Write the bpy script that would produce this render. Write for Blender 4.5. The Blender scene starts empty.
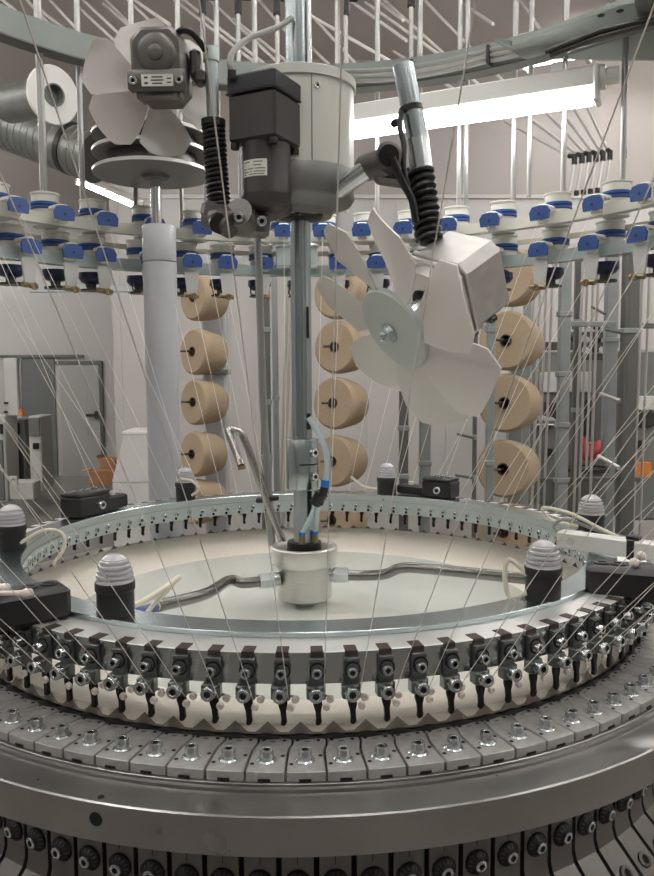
import bpy, math, random
from mathutils import Vector, Matrix
random.seed(7)
S = 0.45                    # metres per model unit (outer radius of the feeder ring)
Z0 = 1.50                   # height of the feeder ring's top above the floor, metres
C = bpy.context.scene.collection
PI = math.pi
NG = 96

# ------------------------------------------------------------------ camera
F, TH, PH, PS, D, H = 774.46, 0.0847, 0.0063, 0.0267, 2.4254, 0.5272
def V(x, y, z): return Vector((x*S, y*S, Z0 + z*S))
def rray(x, y):
    u, v = x-327.0, y-438.0
    c, s = math.cos(PH), math.sin(PH); u, v = c*u-s*v, s*u+c*v
    d = [u/F, 1.0, -v/F]
    c, s = math.cos(TH), math.sin(TH); d[1], d[2] = c*d[1]+s*d[2], -s*d[1]+c*d[2]
    c, s = math.cos(PS), math.sin(PS); d[0], d[1] = c*d[0]+s*d[1], -s*d[0]+c*d[1]
    return Vector((0, -D, H)), Vector(d)
def at(x, y, Y):            # point of the place seen at (x, y) of the photograph, at depth Y
    o, d = rray(x, y); return o + d*((Y-o[1])/d[1])
def atz(x, y, z):
    o, d = rray(x, y); return o + d*((z-o[2])/d[2])
def atr(x, y, R, near=False):
    o, d = rray(x, y); a = d[0]**2+d[1]**2; b = 2*(o[0]*d[0]+o[1]*d[1]); c = o[0]**2+o[1]**2-R*R
    return o + d*((-b+(-1 if near else 1)*math.sqrt(b*b-4*a*c))/2/a)
cam = bpy.data.cameras.new('camera'); co = bpy.data.objects.new('camera', cam); C.objects.link(co)
cam.sensor_fit = 'VERTICAL'; cam.sensor_height = 24.0; cam.lens = F/876*24.0
cam.clip_start = 0.02; cam.clip_end = 100
_, f0 = rray(327, 438); _, f1 = rray(328, 438); _, f2 = rray(327, 437)
fw = f0.normalized(); rt = (f1-f0).normalized(); up = (f2-f0).normalized()
M = Matrix((rt, up, -fw)).transposed().to_4x4(); M.translation = V(0, -D, H)
co.matrix_world = M
bpy.context.scene.camera = co

# ------------------------------------------------------------------ materials
def lin(c): return tuple((x/255/12.92 if x/255 <= .04045 else ((x/255+.055)/1.055)**2.4) for x in c)
MATS = {}
def mat(name, rgb, metal=0.0, rough=0.5, var=0.0, scale=30.0, stretch=(1, 1, 1), emit=0.0, alpha=1.0, trans=0.0, bump=0.0, coat=0.0, rvar=0.0):
    m = bpy.data.materials.new(name); m.use_nodes = True
    nt = m.node_tree; b = nt.nodes['Principled BSDF']; c = lin(rgb)
    b.inputs['Base Color'].default_value = (*c, 1); b.inputs['Metallic'].default_value = metal
    b.inputs['Roughness'].default_value = rough
    if coat: b.inputs['Coat Weight'].default_value = coat
    if trans:
        b.inputs['Transmission Weight'].default_value = trans; b.inputs['IOR'].default_value = 1.45
    if alpha < 1: b.inputs['Alpha'].default_value = alpha
    if emit:
        b.inputs['Emission Color'].default_value = (1, .985, .96, 1); b.inputs['Emission Strength'].default_value = emit
    if var or bump or rvar:
        tc = nt.nodes.new('ShaderNodeTexCoord'); mp = nt.nodes.new('ShaderNodeMapping'); nz = nt.nodes.new('ShaderNodeTexNoise')
        mp.inputs['Scale'].default_value = stretch; nz.inputs['Scale'].default_value = scale; nz.inputs['Detail'].default_value = 5
        nt.links.new(tc.outputs['Object'], mp.inputs['Vector']); nt.links.new(mp.outputs['Vector'], nz.inputs['Vector'])
        if var:
            rp = nt.nodes.new('ShaderNodeValToRGB')
            rp.color_ramp.elements[0].position = .3; rp.color_ramp.elements[1].position = .7
            rp.color_ramp.elements[0].color = (*[max(0, x*(1-var)) for x in c], 1); rp.color_ramp.elements[1].color = (*[min(1, x*(1+var)) for x in c], 1)
            nt.links.new(nz.outputs['Fac'], rp.inputs['Fac']); nt.links.new(rp.outputs['Color'], b.inputs['Base Color'])
        if rvar:
            mr = nt.nodes.new('ShaderNodeMapRange'); mr.inputs['To Min'].default_value = max(.02, rough-rvar); mr.inputs['To Max'].default_value = rough+rvar
            nt.links.new(nz.outputs['Fac'], mr.inputs['Value']); nt.links.new(mr.outputs['Result'], b.inputs['Roughness'])
        if bump:
            bp = nt.nodes.new('ShaderNodeBump'); bp.inputs['Strength'].default_value = bump; bp.inputs['Distance'].default_value = .002
            nt.links.new(nz.outputs['Fac'], bp.inputs['Height']); nt.links.new(bp.outputs['Normal'], b.inputs['Normal'])
    MATS[name] = m
    return m
mat('ring_steel', (186, 192, 192), 1, .2)
mat('plate_steel', (186, 198, 200), 1, .24)
mat('ledge_steel', (232, 232, 229), .75, .42)  # brighter copy of the ring steel, lamp light on the ledge painted in
mat('mint_steel', (184, 194, 193), .6, .3, .04, 25, rvar=.05)
mat('mint_dark', (134, 142, 137), .1, .42, .04, 12)
mat('zinc', (198, 204, 204), .95, .25, .08, 60)
mat('shaft_steel', (172, 181, 183), .95, .26, .05, 80, (6, 6, .5))
mat('chrome', (225, 225, 225), 1, .1)
mat('hub_steel', (214, 211, 207), .95, .36, .05, 60, (1, 1, 8))
mat('cam_steel', (176, 174, 172), .55, .48, .12, 120, bump=.12)
mat('bed_steel', (158, 156, 154), 1, .3, .10, 14, rvar=.08)
mat('bed_dark', (116, 113, 110), .9, .4, .1, 14)
mat('segment_steel', (118, 114, 111), .75, .42, .08, 30)
mat('bracket_steel', (108, 112, 110), .85, .34, .1, 60)
mat('cast_metal', (116, 112, 109), .75, .42, .15, 40, bump=.15)
mat('cast_silver', (196, 194, 190), .7, .42, .08, 50, bump=.1)
mat('dark_steel', (86, 84, 82), .85, .4, .1, 30)
mat('black_plastic', (30, 30, 31), 0, .42)
mat('black_rubber', (20, 20, 21), 0, .38)
mat('black_gap', (12, 11, 11), 0, .8)
mat('hook_brown', (72, 60, 54), .3, .5)
mat('finger_dark', (38, 36, 35), .6, .4)
mat('ceramic', (226, 214, 204), 0, .3)
mat('fabric', (220, 213, 201), 0, .85, .05, 260, bump=.25)
mat('dial_plate', (216, 219, 211), 0, .16, .02, 6, coat=.5)
mat('sinker', (132, 123, 114), .4, .5, .08, 50)
mat('motor_grey', (68, 62, 62), .15, .42)
mat('motor_lid', (52, 52, 56), .1, .45)
mat('drum_paint', (212, 211, 203), 0, .3, coat=.2)
mat('grey_cast', (126, 126, 124), .4, .38)
mat('grey_paint', (180, 182, 186), 0, .34)
mat('disc_grey', (116, 115, 113), .35, .4, .06, 12)
mat('rim_light', (205, 203, 200), .6, .3)
mat('fan_plastic', (214, 209, 204), 0, .45)
mat('fan_hub', (186, 193, 189), .1, .4)
mat('feeder_cream', (214, 212, 203), 0, .4)
mat('feeder_blue', (52, 82, 142), 0, .35)
mat('feeder_navy', (34, 46, 80), 0, .35)
mat('feeder_arm', (196, 196, 194), 0, .35)
mat('brass', (150, 132, 104), .8, .35)
mat('rail_white', (206, 205, 195), .1, .4)
mat('rail_mint', (186, 198, 196), .5, .35)
mat('tube_steel', (176, 175, 173), .75, .3)
mat('tube_white', (226, 223, 219), 0, .4)
mat('tube_grey', (176, 172, 168), .3, .35)
mat('yarn', (222, 217, 210), 0, .8)
mat('cone_yarn', (170, 151, 126), 0, .9, .05, 90, (1, 1, 1), bump=.2)
mat('cone_core', (70, 48, 36), 0, .6)
mat('post_grey', (150, 156, 154), .4, .4, .05, 20)
mat('post_dark', (104, 106, 102), .4, .45)
mat('wall_paint', (190, 187, 184), 0, .5, .02, 2)
mat('panel_white', (206, 204, 202), 0, .38)
mat('wall_dark', (128, 127, 125), 0, .5)
mat('panel_grey', (186, 182, 179), 0, .42)
mat('wall_taupe', (158, 150, 145), 0, .4, .02, 2)
mat('ceiling_paint', (200, 192, 187), 0, .4, .03, 1.5)
mat('floor_paint', (142, 137, 132), 0, .2, .05, 3)
mat('door_grey', (176, 175, 172), 0, .45)
mat('recess_grey', (112, 116, 113), 0, .5)
mat('cabinet_grey', (198, 197, 193), 0, .45)
mat('carton', (172, 124, 84), 0, .8, .08, 20)
mat('orange', (214, 124, 40), 0, .5)
mat('red', (168, 44, 48), 0, .5)
mat('duct_metal', (150, 154, 150), .8, .42, .08, 20)
mat('lamp_white', (222, 221, 216), 0, .4)
mat('glow', (255, 253, 248), 0, .5, emit=14)
mat('glow_near', (255, 253, 248), 0, .5, emit=9)
mat('lens', (186, 184, 187), 0, .2, coat=.5)
mat('cable_cream', (214, 208, 190), 0, .45)
mat('cable_grey', (150, 150, 147), 0, .45)
mat('pneu_tube', (214, 230, 236), 0, .25, trans=.3)
mat('pneu_blue', (40, 120, 190), 0, .35)
mat('label_white', (226, 224, 216), 0, .5)
mat('ink', (50, 48, 48), 0, .6)
mat('braid_blue', (64, 92, 170), 0, .5)
mat('arm_tube', (132, 130, 127), .95, .26, .05, 50)
mat('rod_steel', (178, 174, 170), .95, .26)
mat('white_bar', (220, 219, 214), 0, .4)

# ------------------------------------------------------------------ mesh builder (model units)
class MB:
    def __init__(self): self.v = []; self.f = []; self.m = []
    def add(self, vs, fs, m=0):
        k = len(self.v); self.v += [Vector(p) for p in vs]
        self.f += [tuple(i+k for i in q) for q in fs]; self.m += [m]*len(fs); return self
    def box(self, c, s, R=None, m=0, bev=0.0):
        c = Vector(c); x, y, z = s[0]/2, s[1]/2, s[2]/2; R = R or Matrix.Identity(3)
        if bev <= 0:
            vs = [c + R @ Vector((i*x, j*y, k*z)) for i in (-1, 1) for j in (-1, 1) for k in (-1, 1)]
            return self.add(vs, [(0, 1, 3, 2), (4, 6, 7, 5), (0, 4, 5, 1), (2, 3, 7, 6), (0, 2, 6, 4), (1, 5, 7, 3)], m)
        pr = [(x-bev, y), (x, y-bev), (x, -y+bev), (x-bev, -y), (-x+bev, -y), (-x, -y+bev), (-x, y-bev), (-x+bev, y)]
        pr = pr[::-1]
        ins = [(px*(1-bev/x), py*(1-bev/y)) for px, py in pr]
        rings = [(ins, -z), (pr, -z+bev), (pr, z-bev), (ins, z)]
        vs = [c + R @ Vector((a, b, h)) for ring, h in rings for a, b in ring]
        fs = [tuple(range(7, -1, -1)), tuple(range(24, 32))]
        for r in range(3):
            for i in range(8):
                j = (i+1) % 8; fs.append((r*8+i, r*8+j, r*8+8+j, r*8+8+i))
        return self.add(vs, fs, m)
    def cyl(self, p0, p1, r0, r1=None, n=16, caps=True, m=0, mcap=None):
        p0, p1 = Vector(p0), Vector(p1); r1 = r0 if r1 is None else r1
        ax = (p1-p0).normalized(); a = ax.orthogonal().normalized(); b = ax.cross(a)
        vs = []
        for p, r in ((p0, r0), (p1, r1)):
            vs += [p + (a*math.cos(t) + b*math.sin(t))*r for t in [2*PI*i/n for i in range(n)]]
        self.add(vs, [(i, (i+1) % n, n+(i+1) % n, n+i) for i in range(n)], m)
        if caps: 
            k = len(self.v)-2*n
            self.f += [tuple(k+i for i in range(n-1, -1, -1)), tuple(k+n+i for i in range(n))]; self.m += [m if mcap is None else mcap]*2
        return self
    def tube(self, pts, r, n=8, m=0, caps=True):
        pts = [Vector(p) for p in pts]; k = len(pts); rs = r if isinstance(r, (list, tuple)) else [r]*k
        t = (pts[1]-pts[0]).normalized(); a = t.orthogonal().normalized(); vs = []
        for i, p in enumerate(pts):
            t2 = (pts[min(i+1, k-1)]-pts[max(i-1, 0)]).normalized()
            q = t.rotation_difference(t2); a = (q @ a).normalized(); t = t2; b = t.cross(a)
            vs += [p + (a*math.cos(2*PI*j/n) + b*math.sin(2*PI*j/n))*rs[i] for j in range(n)]
        fs = [(i*n+j, i*n+(j+1) % n, i*n+n+(j+1) % n, i*n+n+j) for i in range(k-1) for j in range(n)]
        if caps: fs += [tuple(range(n-1, -1, -1)), tuple(range((k-1)*n, k*n))]
        return self.add(vs, fs, m)
    def lathe(self, prof, o=(0, 0, 0), ax=(0, 0, 1), n=32, a0=0.0, a1=2*PI, closed=False, m=0, ms=None):
        o = Vector(o); ax = Vector(ax).normalized()
        if abs(ax.z) > .9999: a = Vector((1, 0, 0)); b = Vector((0, ax.z, 0))
        else: a = ax.orthogonal().normalized(); b = ax.cross(a)
        full = abs(a1-a0-2*PI) < 1e-6; nn = n if full else n+1; k = len(prof)
        vs = []
        for i in range(nn):
            t = a0+(a1-a0)*i/n; d = a*math.cos(t)+b*math.sin(t)
            vs += [o + d*r + ax*z for r, z in prof]
        fs, mm = [], []
        for i in range(n):
            j = (i+1) % nn
            for q in range(k if closed else k-1):
                q2 = (q+1) % k
                fs.append((i*k+q, j*k+q, j*k+q2, i*k+q2)); mm.append(ms[q] if ms else m)
        kk = len(self.v); self.v += vs; self.f += [tuple(i+kk for i in q) for q in fs]; self.m += mm
        return self
    def prism(self, poly, z0, z1, R=None, o=(0, 0, 0), m=0, bev=0.0):
        o = Vector(o); R = R or Matrix.Identity(3); n = len(poly)
        cx = sum(p[0] for p in poly)/n; cy = sum(p[1] for p in poly)/n
        def ins(p):
            d = math.hypot(p[0]-cx, p[1]-cy); k = 1-bev/d if d else 1; return (cx+(p[0]-cx)*k, cy+(p[1]-cy)*k)
        lay = [(poly, z0), (poly, z1)] if bev <= 0 else [(poly, z0), (poly, z1-bev), ([ins(p) for p in poly], z1)]
        vs = [o + R @ Vector((a, b, z)) for pl, z in lay for a, b in pl]
        fs = [tuple(range(n-1, -1, -1)), tuple(range((len(lay)-1)*n, len(lay)*n))]
        for l in range(len(lay)-1): fs += [(l*n+i, l*n+(i+1) % n, l*n+n+(i+1) % n, l*n+n+i) for i in range(n)]
        return self.add(vs, fs, m)
    def build(self, name, mats, parent=None, local=False, loc=None, smooth=38):
        if parent is not None: o = Vector((0, 0, 0)) if local else ORG[top(parent)]
        elif loc is not None: o = Vector(loc)
        else:
            o = Vector((sum(p.x for p in self.v)/len(self.v), sum(p.y for p in self.v)/len(self.v), min(p.z for p in self.v)))
        me = bpy.data.meshes.new(name)
        me.from_pydata([tuple((p-o)*S) for p in self.v], [], self.f)
        for q in ([mats] if isinstance(mats, str) else mats): me.materials.append(MATS[q])
        me.polygons.foreach_set('material_index', self.m)
        me.polygons.foreach_set('use_smooth', [True]*len(self.f))
        me.update(); me.set_sharp_from_angle(angle=math.radians(smooth))
        ob = bpy.data.objects.new(name, me); C.objects.link(ob)
        if parent is not None: ob.parent = parent
        else: ob.location = V(*o); ORG[ob] = o
        return ob
ORG = {}
def top(o):
    while o.parent is not None: o = o.parent
    return o
def tag(o, label, cat, group=None, kind=None):
    o['label'] = label; o['category'] = cat
    if group: o['group'] = group
    if kind: o['kind'] = kind
    return o
def thing(name, label, cat, loc, rz=0.0, group=None):
    o = bpy.data.objects.new(name, None); C.objects.link(o); o.empty_display_size = .02
    o.location = V(*loc); o.rotation_euler = (0, 0, rz); ORG[o] = Vector(loc)
    return tag(o, label, cat, group)
def struct(o): o['kind'] = 'structure'; return o
KIDS = {}
def dup(o, loc=None, rz=None, label=None):
    r = o.copy(); C.objects.link(r)
    if loc is not None: r.location = V(*loc); ORG[r] = Vector(loc)
    if rz is not None: r.rotation_euler = (0, 0, rz)
    if label: r['label'] = label
    for c in [x for x in ALLKIDS(o)]:
        d = c.copy(); C.objects.link(d); d.parent = r
        for g in ALLKIDS(c):
            e = g.copy(); C.objects.link(e); e.parent = d
    return r
def ALLKIDS(o):
    if o not in KIDS: KIDS[o] = list(o.children)
    return KIDS[o]
_ones = 'zeroth first second third fourth fifth sixth seventh eighth ninth tenth eleventh twelfth thirteenth fourteenth fifteenth sixteenth seventeenth eighteenth nineteenth'.split()
def nth(n):
    if n < 20: return _ones[n]
    t = {2: 'twent', 3: 'thirt', 4: 'fort', 5: 'fift'}[n//10]
    return t+'ieth' if n % 10 == 0 else t+'y-'+_ones[n % 10]
def pol(a, r, z=0.0): return Vector((r*math.cos(a), r*math.sin(a), z))
def rotz(a): return Matrix.Rotation(a, 3, 'Z')
def frame(ax, upv=(0, 0, 1)):            # columns x, y, z with z along ax
    z = Vector(ax).normalized(); x = Vector(upv).cross(z)
    x = x.normalized() if x.length > 1e-4 else z.orthogonal().normalized()
    return Matrix((x, z.cross(x), z)).transposed()
def bez(p, n=16):                        # Catmull-Rom through points
    p = [Vector(q) for q in p]; q = [p[0]*2-p[1]]+p+[p[-1]*2-p[-2]]; out = []
    for i in range(1, len(q)-2):
        for k in range(n):
            t = k/n
            out.append(.5*((2*q[i]) + (q[i+1]-q[i-1])*t + (2*q[i-1]-5*q[i]+4*q[i+1]-q[i+2])*t*t + (3*q[i]-q[i-1]-3*q[i+1]+q[i+2])*t**3))
    return out+[p[-1]]
def hexhead(mb, p, ax, r, h, m=0, md=1):  # socket-head screw with a dark hexagon socket
    p = Vector(p); ax = Vector(ax).normalized()
    mb.lathe([(r, 0), (r, h*.88), (r*.9, h), (r*.56, h), (r*.5, h*.96)], p, ax, n=14, m=m)
    mb.cyl(p+ax*(h*.55), p+ax*(h*.56), r*.5, n=6, m=md)
    mb.lathe([(r*.5, h*.96), (r*.48, h*.56)], p, ax, n=6, m=md)

FL = -Z0/S                               # floor level in model units
CX = -.013                               # the shaft stands a hair off the ring's centre

# ================================================================== KNITTING HEAD
STEP = 2*PI/NG
A0 = math.radians(-89.07); AP = math.radians(-90.28)
# bed ring: flat steel annulus with a small step and a plain outer face
mb = MB()
mb.lathe([(.9955, -.1940), (1.1185, -.1940), (1.1197, -.1952), (1.1197, -.1995), (1.1275, -.2005), (1.1280, -.2065), (1.1935, -.2085), (1.1965, -.2110),
          (1.1965, -.279), (1.193, -.281), (.9955, -.281)], n=192, closed=True)
q = atr(96, 819, 1.1966, True); ax = Vector((q.x, q.y, 0)).normalized()
mb.lathe([(.0150, 0), (.0150, .0006), (.0128, .0006)], q, ax, n=24); mb.cyl(q, q+ax*.0004, .0132, n=24, m=1)
for x, y, r in ((101, 797, .0062), (38, 780, .0022), (250, 794, .0018)):
    q = atz(x, y, -.2083); mb.cyl(q, q+Vector((0, 0, .0006)), r, n=14, m=1)
bed = mb.build('bed_ring', ['bed_steel', 'black_gap'], loc=(0, 0, -.281))
tag(bed, 'broad polished steel bed ring running round under the row of bolted cam plates', 'machine ring')

# needle cylinder: fabric, sawtooth sinker crown and black rim
cyl = thing('needle_cylinder', 'round needle cylinder with cream knitted fabric and a pale glossy centre plate', 'knitting cylinder', (0, 0, -.33))
mb = MB(); mb.lathe([(.9742, -.1695), (.971, -.1630), (.962, -.158), (.94, -.163), (.85, -.186), (.74, -.208), (.715, -.214)], n=192)
mb.build('fabric_band', ['fabric'], cyl)
mb = MB(); mb.lathe([(.0001, -.2105), (.735, -.2105), (.735, -.222), (.0001, -.222)], n=128); mb.build('centre_plate', ['dial_plate'], cyl)
mb = MB(); n = NG*8
top_ = []; bot = []; vs = []; fs = []
for i in range(n):
    a = A0 + (i/8)*STEP; ph = (i % 8)/8.0
    t = max(0.0, 1-abs(ph-.5)/.36)                       # tooth between two guides
    z = -.1690+.0215*t
    vs += [pol(a, .9738, z), pol(a, .9752, z-.0006), pol(a, .9775, -.1712)]
for i in range(n):
    j = (i+1) % n
    for q in range(2): fs.append((i*3+q, j*3+q, j*3+q+1, i*3+q+1))
mb.add(vs, fs); mb.build('sinker_crown', ['sinker'], cyl, smooth=60)
mb = MB(); vs = []; fs = []
for i in range(n):
    a = A0 + (i/8)*STEP; w = math.cos(2*PI*((i % 8)/8.0-.5))
    z = -.1700+.0025*w
    vs += [pol(a, .9765, z-.003), pol(a, .979, z-.0008), pol(a, .9885, z-.001), pol(a, .990+.0025*w, -.1765), pol(a, .992, -.33), pol(a, .95, -.33), pol(a, .95, -.2)]
k = 7
for i in range(n):
    j = (i+1) % n
    for q in range(k-1): fs.append((i*k+q, j*k+q, j*k+q+1, i*k+q+1))
mb.add(vs, fs); mb.build('needle_rim', ['black_rubber'], cyl, smooth=60)

# cam plates
def cam_plate(label):
    t = thing('cam_plate', label, 'cam plate', (0, 0, -.194), 0, 'bolted cam plates round the needle cylinder')
    h = STEP/2-.0021/1.05
    def edge(sgn):
        o = []
        for r, s in ((1.1105, 0), (1.06, 0), (1.035, 0), (1.022, .0022), (1.010, .0055), (1.000, .0065), (.990, .0055), (.9855, .0025)):
            o.append((r, s/r + sgn*h))
        return o
    e0 = edge(-1); e1 = edge(1)
    poly = [(r*math.cos(a), r*math.sin(a)) for r, a in e0] + [(.984*math.cos(a), .984*math.sin(a)) for a in (-h*.55, h*.7)] + [(r*math.cos(a), r*math.sin(a)) for r, a in e1[::-1]]
    poly += [(1.1125*math.cos(a), 1.1125*math.sin(a)) for a in (h*.9, 0, -h*.9)]
    mb = MB(); mb.prism(poly, -.1935, -.1755, bev=.0012)
    for r, a in ((.995, -.55), (.995, .75), (1.055, .8), (1.085, -.8)):
        q = pol(a*h, r, -.1755); mb.cyl(q, q+Vector((0, 0, .0005)), .0040, n=10, m=1)
    q = pol(.05*h, 1.0, -.1755); mb.box(q, (.002, .010, .0008), m=1)
    mb.box((1.1128, -.002, -.191), (.0012, .022, .0045), m=1)
    mb.build('plate', ['cam_steel', 'black_gap'], t, local=False)
    mb = MB(); hexhead(mb, (1.071, -.002, -.1725), (0, 0, 1), .0128, .0185)
    bo = mb.build('cap_screw', ['zinc', 'dark_steel'], t)
    mb = MB(); mb.lathe([(.0001, 0), (.0185, 0), (.0185, .0015), (.0155, .0040), (.0001, .0040)], (1.071, -.002, -.1755), n=18)
    mb.build('washer', ['zinc'], bo)
    return t
def side_of(k): return 'right' if k > 0 else 'left'
proto = None
for k in range(-17, 26):
    lab = ('grey cam plate with a single cap screw, directly below the centre hub' if k == 0 else
           'grey bolted cam plate, %s to the %s of the plate below the hub' % (nth(abs(k)), side_of(k)))
    if proto is None: proto = cam_plate(lab); t = proto
    else: t = dup(proto, label=lab)
    t.rotation_euler = (0, 0, AP + k*STEP)

# feeder ring, two steps high
ring = thing('feeder_ring', 'large plated steel ring that carries all the yarn guides above the fabric', 'feeder ring', (0, 0, -.062))
mb = MB(); mb.lathe([(.9, -.062), (1.0, -.062), (1.0, -.0015), (.9985, 0), (.93, 0), (.9, 0)], n=192, closed=True, ms=[0, 0, 1, 1, 1, 0]); mb.build('lower_ring', ['ring_steel', 'ledge_steel'], ring)
mb = MB(); mb.lathe([(.846, -.0635), (.899, -.0635), (.899, .0002), (.921, .0002), (.9225, .0015), (.9225, .0105), (.921, .012), (.8475, .012), (.846, .0105)], n=192, closed=True, ms=[0, 0, 0, 1, 1, 1, 1, 1, 0])
mb.build('upper_ring', ['mint_steel', 'plate_steel'], ring)
mb = MB(); mb.lathe([(.8457, -.0145), (.8448, -.015), (.8457, -.0155)], n=192); mb.build('groove_line', ['dark_steel'], ring)

# yarn guides
def yarn_guide(label):
    t = thing('yarn_guide', label, 'yarn guide', (0, 0, -.14), 0, 'yarn guides round the feeder ring')
    mb = MB(); mb.box((.9855, 0, .0006), (.0305, .0235, .0016)); mb.box((1.0012, 0, -.006), (.0022, .0245, .014)); mb.build('hook', ['hook_brown'], t)  # brown pad stands in for the dark notch cut in the ledge
    mb = MB()
    mb.box((1.006, 0, -.036), (.0115, .029, .054), bev=.0018)
    mb.box((1.013, 0, -.0135), (.006, .0265, .0022))
    mb.lathe([(.0155, 0), (.0155, .002), (.0125, .002)], (1.0118, .001, -.0315), (1, 0, 0), n=20, m=1)
    mb.box((1.012, -.004, -.0715), (.025, .033, .027), bev=.003)
    mb.box((1.010, .011, -.072), (.018, .009, .030), bev=.002)
    mb.build('bracket', ['bracket_steel', 'black_gap'], t)
    mb = MB(); hexhead(mb, (1.012, -.001, -.034), (1, 0, .1), .0102, .0185); mb.build('upper_screw', ['zinc', 'dark_steel'], t)
    mb = MB(); hexhead(mb, (1.0245, -.003, -.0715), (1, 0, .05), .0135, .017); mb.build('lower_screw', ['zinc', 'dark_steel'], t)
    mb = MB()
    out = [(-.0075, -.084), (.0085, -.084), (.0095, -.098), (.007, -.112), (.0075, -.126), (.0085, -.132), (.005, -.1385), (-.001, -.1395), (-.0035, -.136), (-.0025, -.126), (-.004, -.112), (-.008, -.098)]
    R = Matrix(((0, 0, 1), (1, 0, 0), (0, 1, 0)))
    mb.prism(out, 1.0035, 1.0115, R=R, bev=.001)
    mb.build('feeder_finger', ['finger_dark'], t)
    for y, x, z in ((.0165, 1.018, -.0975), (.0245, 1.003, -.0885)):
        mb = MB(); mb.lathe([(.0001, .007), (.0022, .0068), (.0026, .0085), (.0058, .0085), (.0073, .0068), (.0073, .001), (.0055, 0), (.0001, 0)], (x, y, z), (1, 0, -.15), n=14)
        mb.build('ceramic_eyelet', ['ceramic'], t)
    mb = MB(); mb.cyl((.990, .020, -.090), (1.012, .012, -.080), .0022, n=6); mb.build('eyelet_arm', ['bracket_steel'], t)
    mb = MB(); hexhead(mb, (.8462, -.004, -.0375), (-1, 0, 0), .0092, .008); mb.build('inner_screw', ['zinc', 'dark_steel'], t)
    mb = MB(); mb.cyl((.8462, .0005, -.0545), (.8450, .0005, -.0545), .0056, n=12); mb.build('dowel_pin', ['black_gap'], t)  # black disc paints the shade of a hole in the ring wall
    return t
GA = []
proto = None
for k in range(NG):
    kk = k if k <= 48 else k-96
    lab = ('small steel yarn guide on the front of the ring, nearest to the centre' if kk == 0 else
           'small steel yarn guide on the back of the ring, farthest from the front centre' if kk == 48 else
           'small steel yarn guide, %s to the %s of the front centre guide' % (nth(abs(kk)), side_of(kk)))
    if proto is None: proto = yarn_guide(lab); t = proto
    else: t = dup(proto, label=lab)
    t.rotation_euler = (0, 0, A0 + k*STEP); GA.append((A0+k*STEP, kk))

# cam box segments with graduated dials below the bed ring
def cam_segment(label):
    t = thing('cam_segment', label, 'cam segment', (0, 0, -.75), 0, 'cam segments with dials under the bed ring')
    w = 1.067*STEP-.0105
    prof = [(1.045, -.2835), (1.067, -.2835), (1.067, -.462), (1.074, -.482), (1.185, -.585), (1.195, -.60), (1.195, -.75), (1.045, -.75)]
    n = len(prof); mb = MB(); vs = []
    for s in (-1, 1):
        vs += [(r*math.cos(s*w/2/1.067*(1 if True else 1)), s*w/2*(r/1.067), z) for r, z in prof]
    fs = [tuple(range(n-1, -1, -1)), tuple(range(n, 2*n))] + [(i, (i+1) % n, n+(i+1) % n, n+i) for i in range(n)]
    mb.add(vs, fs); mb.box((1.0672, 0, -.371), (.0006, .0012, .018), m=1)
    mb.build('segment_plate', ['segment_steel', 'black_gap'], t, smooth=20)
    mb = MB(); mb.lathe([(.0001, .0145), (.0105, .0145), (.0135, .0125), (.0235, .0045), (.0245, .003), (.0245, 0), (.0001, 0)], (1.067, 0, -.413), (1, 0, 0), n=32)
    for i in range(14):
        a = 2*PI*i/14; mb.box((1.067+.0082, .0188*math.cos(a), -.413+.0188*math.sin(a)), (.0012, .0070, .0011), R=Matrix.Rotation(a, 3, 'X') @ Matrix.Rotation(math.atan2(.008, .010), 3, 'Z'), m=1)
    d = mb.build('dial', ['black_plastic', 'post_dark'], t)
    mb = MB(); mb.lathe([(.0118, 0), (.0118, .0035), (.0105, .0045), (.0062, .0045), (.0055, .0005)], (1.0815, 0, -.413), (1, 0, 0), n=20); mb.cyl((1.0815, 0, -.413), (1.0822, 0, -.413), .0055, n=6, m=1)
    mb.build('dial_hub', ['zinc', 'black_gap'], d)
    ax = Vector((.103, 0, .111)).normalized(); q = Vector((1.12, 0, -.5247))
    mb = MB(); mb.lathe([(.0165, -.002), (.0165, .003), (.0135, .0045), (.0090, .0045), (.0075, .001)], q, ax, n=20); mb.cyl(q+ax*.0005, q+ax*.001, .0078, n=6, m=1)
    mb.build('slope_screw', ['dark_steel', 'black_gap'], t)
    return t
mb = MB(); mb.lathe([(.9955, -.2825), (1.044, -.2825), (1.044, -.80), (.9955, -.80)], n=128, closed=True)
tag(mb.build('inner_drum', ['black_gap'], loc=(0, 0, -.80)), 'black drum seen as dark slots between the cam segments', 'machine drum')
AS = math.radians(-89.35)+STEP/2
proto = None
for k in range(-15, 21):
    lab = ('steel cam segment with a black dial at the bottom edge, just below the hub' if k == 0 else
           'steel cam segment with black dial, %s to the %s of that below the hub' % (nth(abs(k)), side_of(k)))
    if proto is None: proto = cam_segment(lab); t = proto
    else: t = dup(proto, label=lab)
    t.rotation_euler = (0, 0, AS + k*STEP)
mb = MB(); mb.lathe([(.80, -.802), (1.20, -.802), (1.20, -.92), (1.21, -1.2), (1.21, FL+.15), (1.22, FL+.15), (1.22, FL), (.8, FL)], n=96, closed=True)
tag(mb.build('machine_pedestal', ['bed_dark'], loc=(0, 0, FL)), 'heavy round machine base below the cam segments, standing on the floor', 'machine base')

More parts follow.
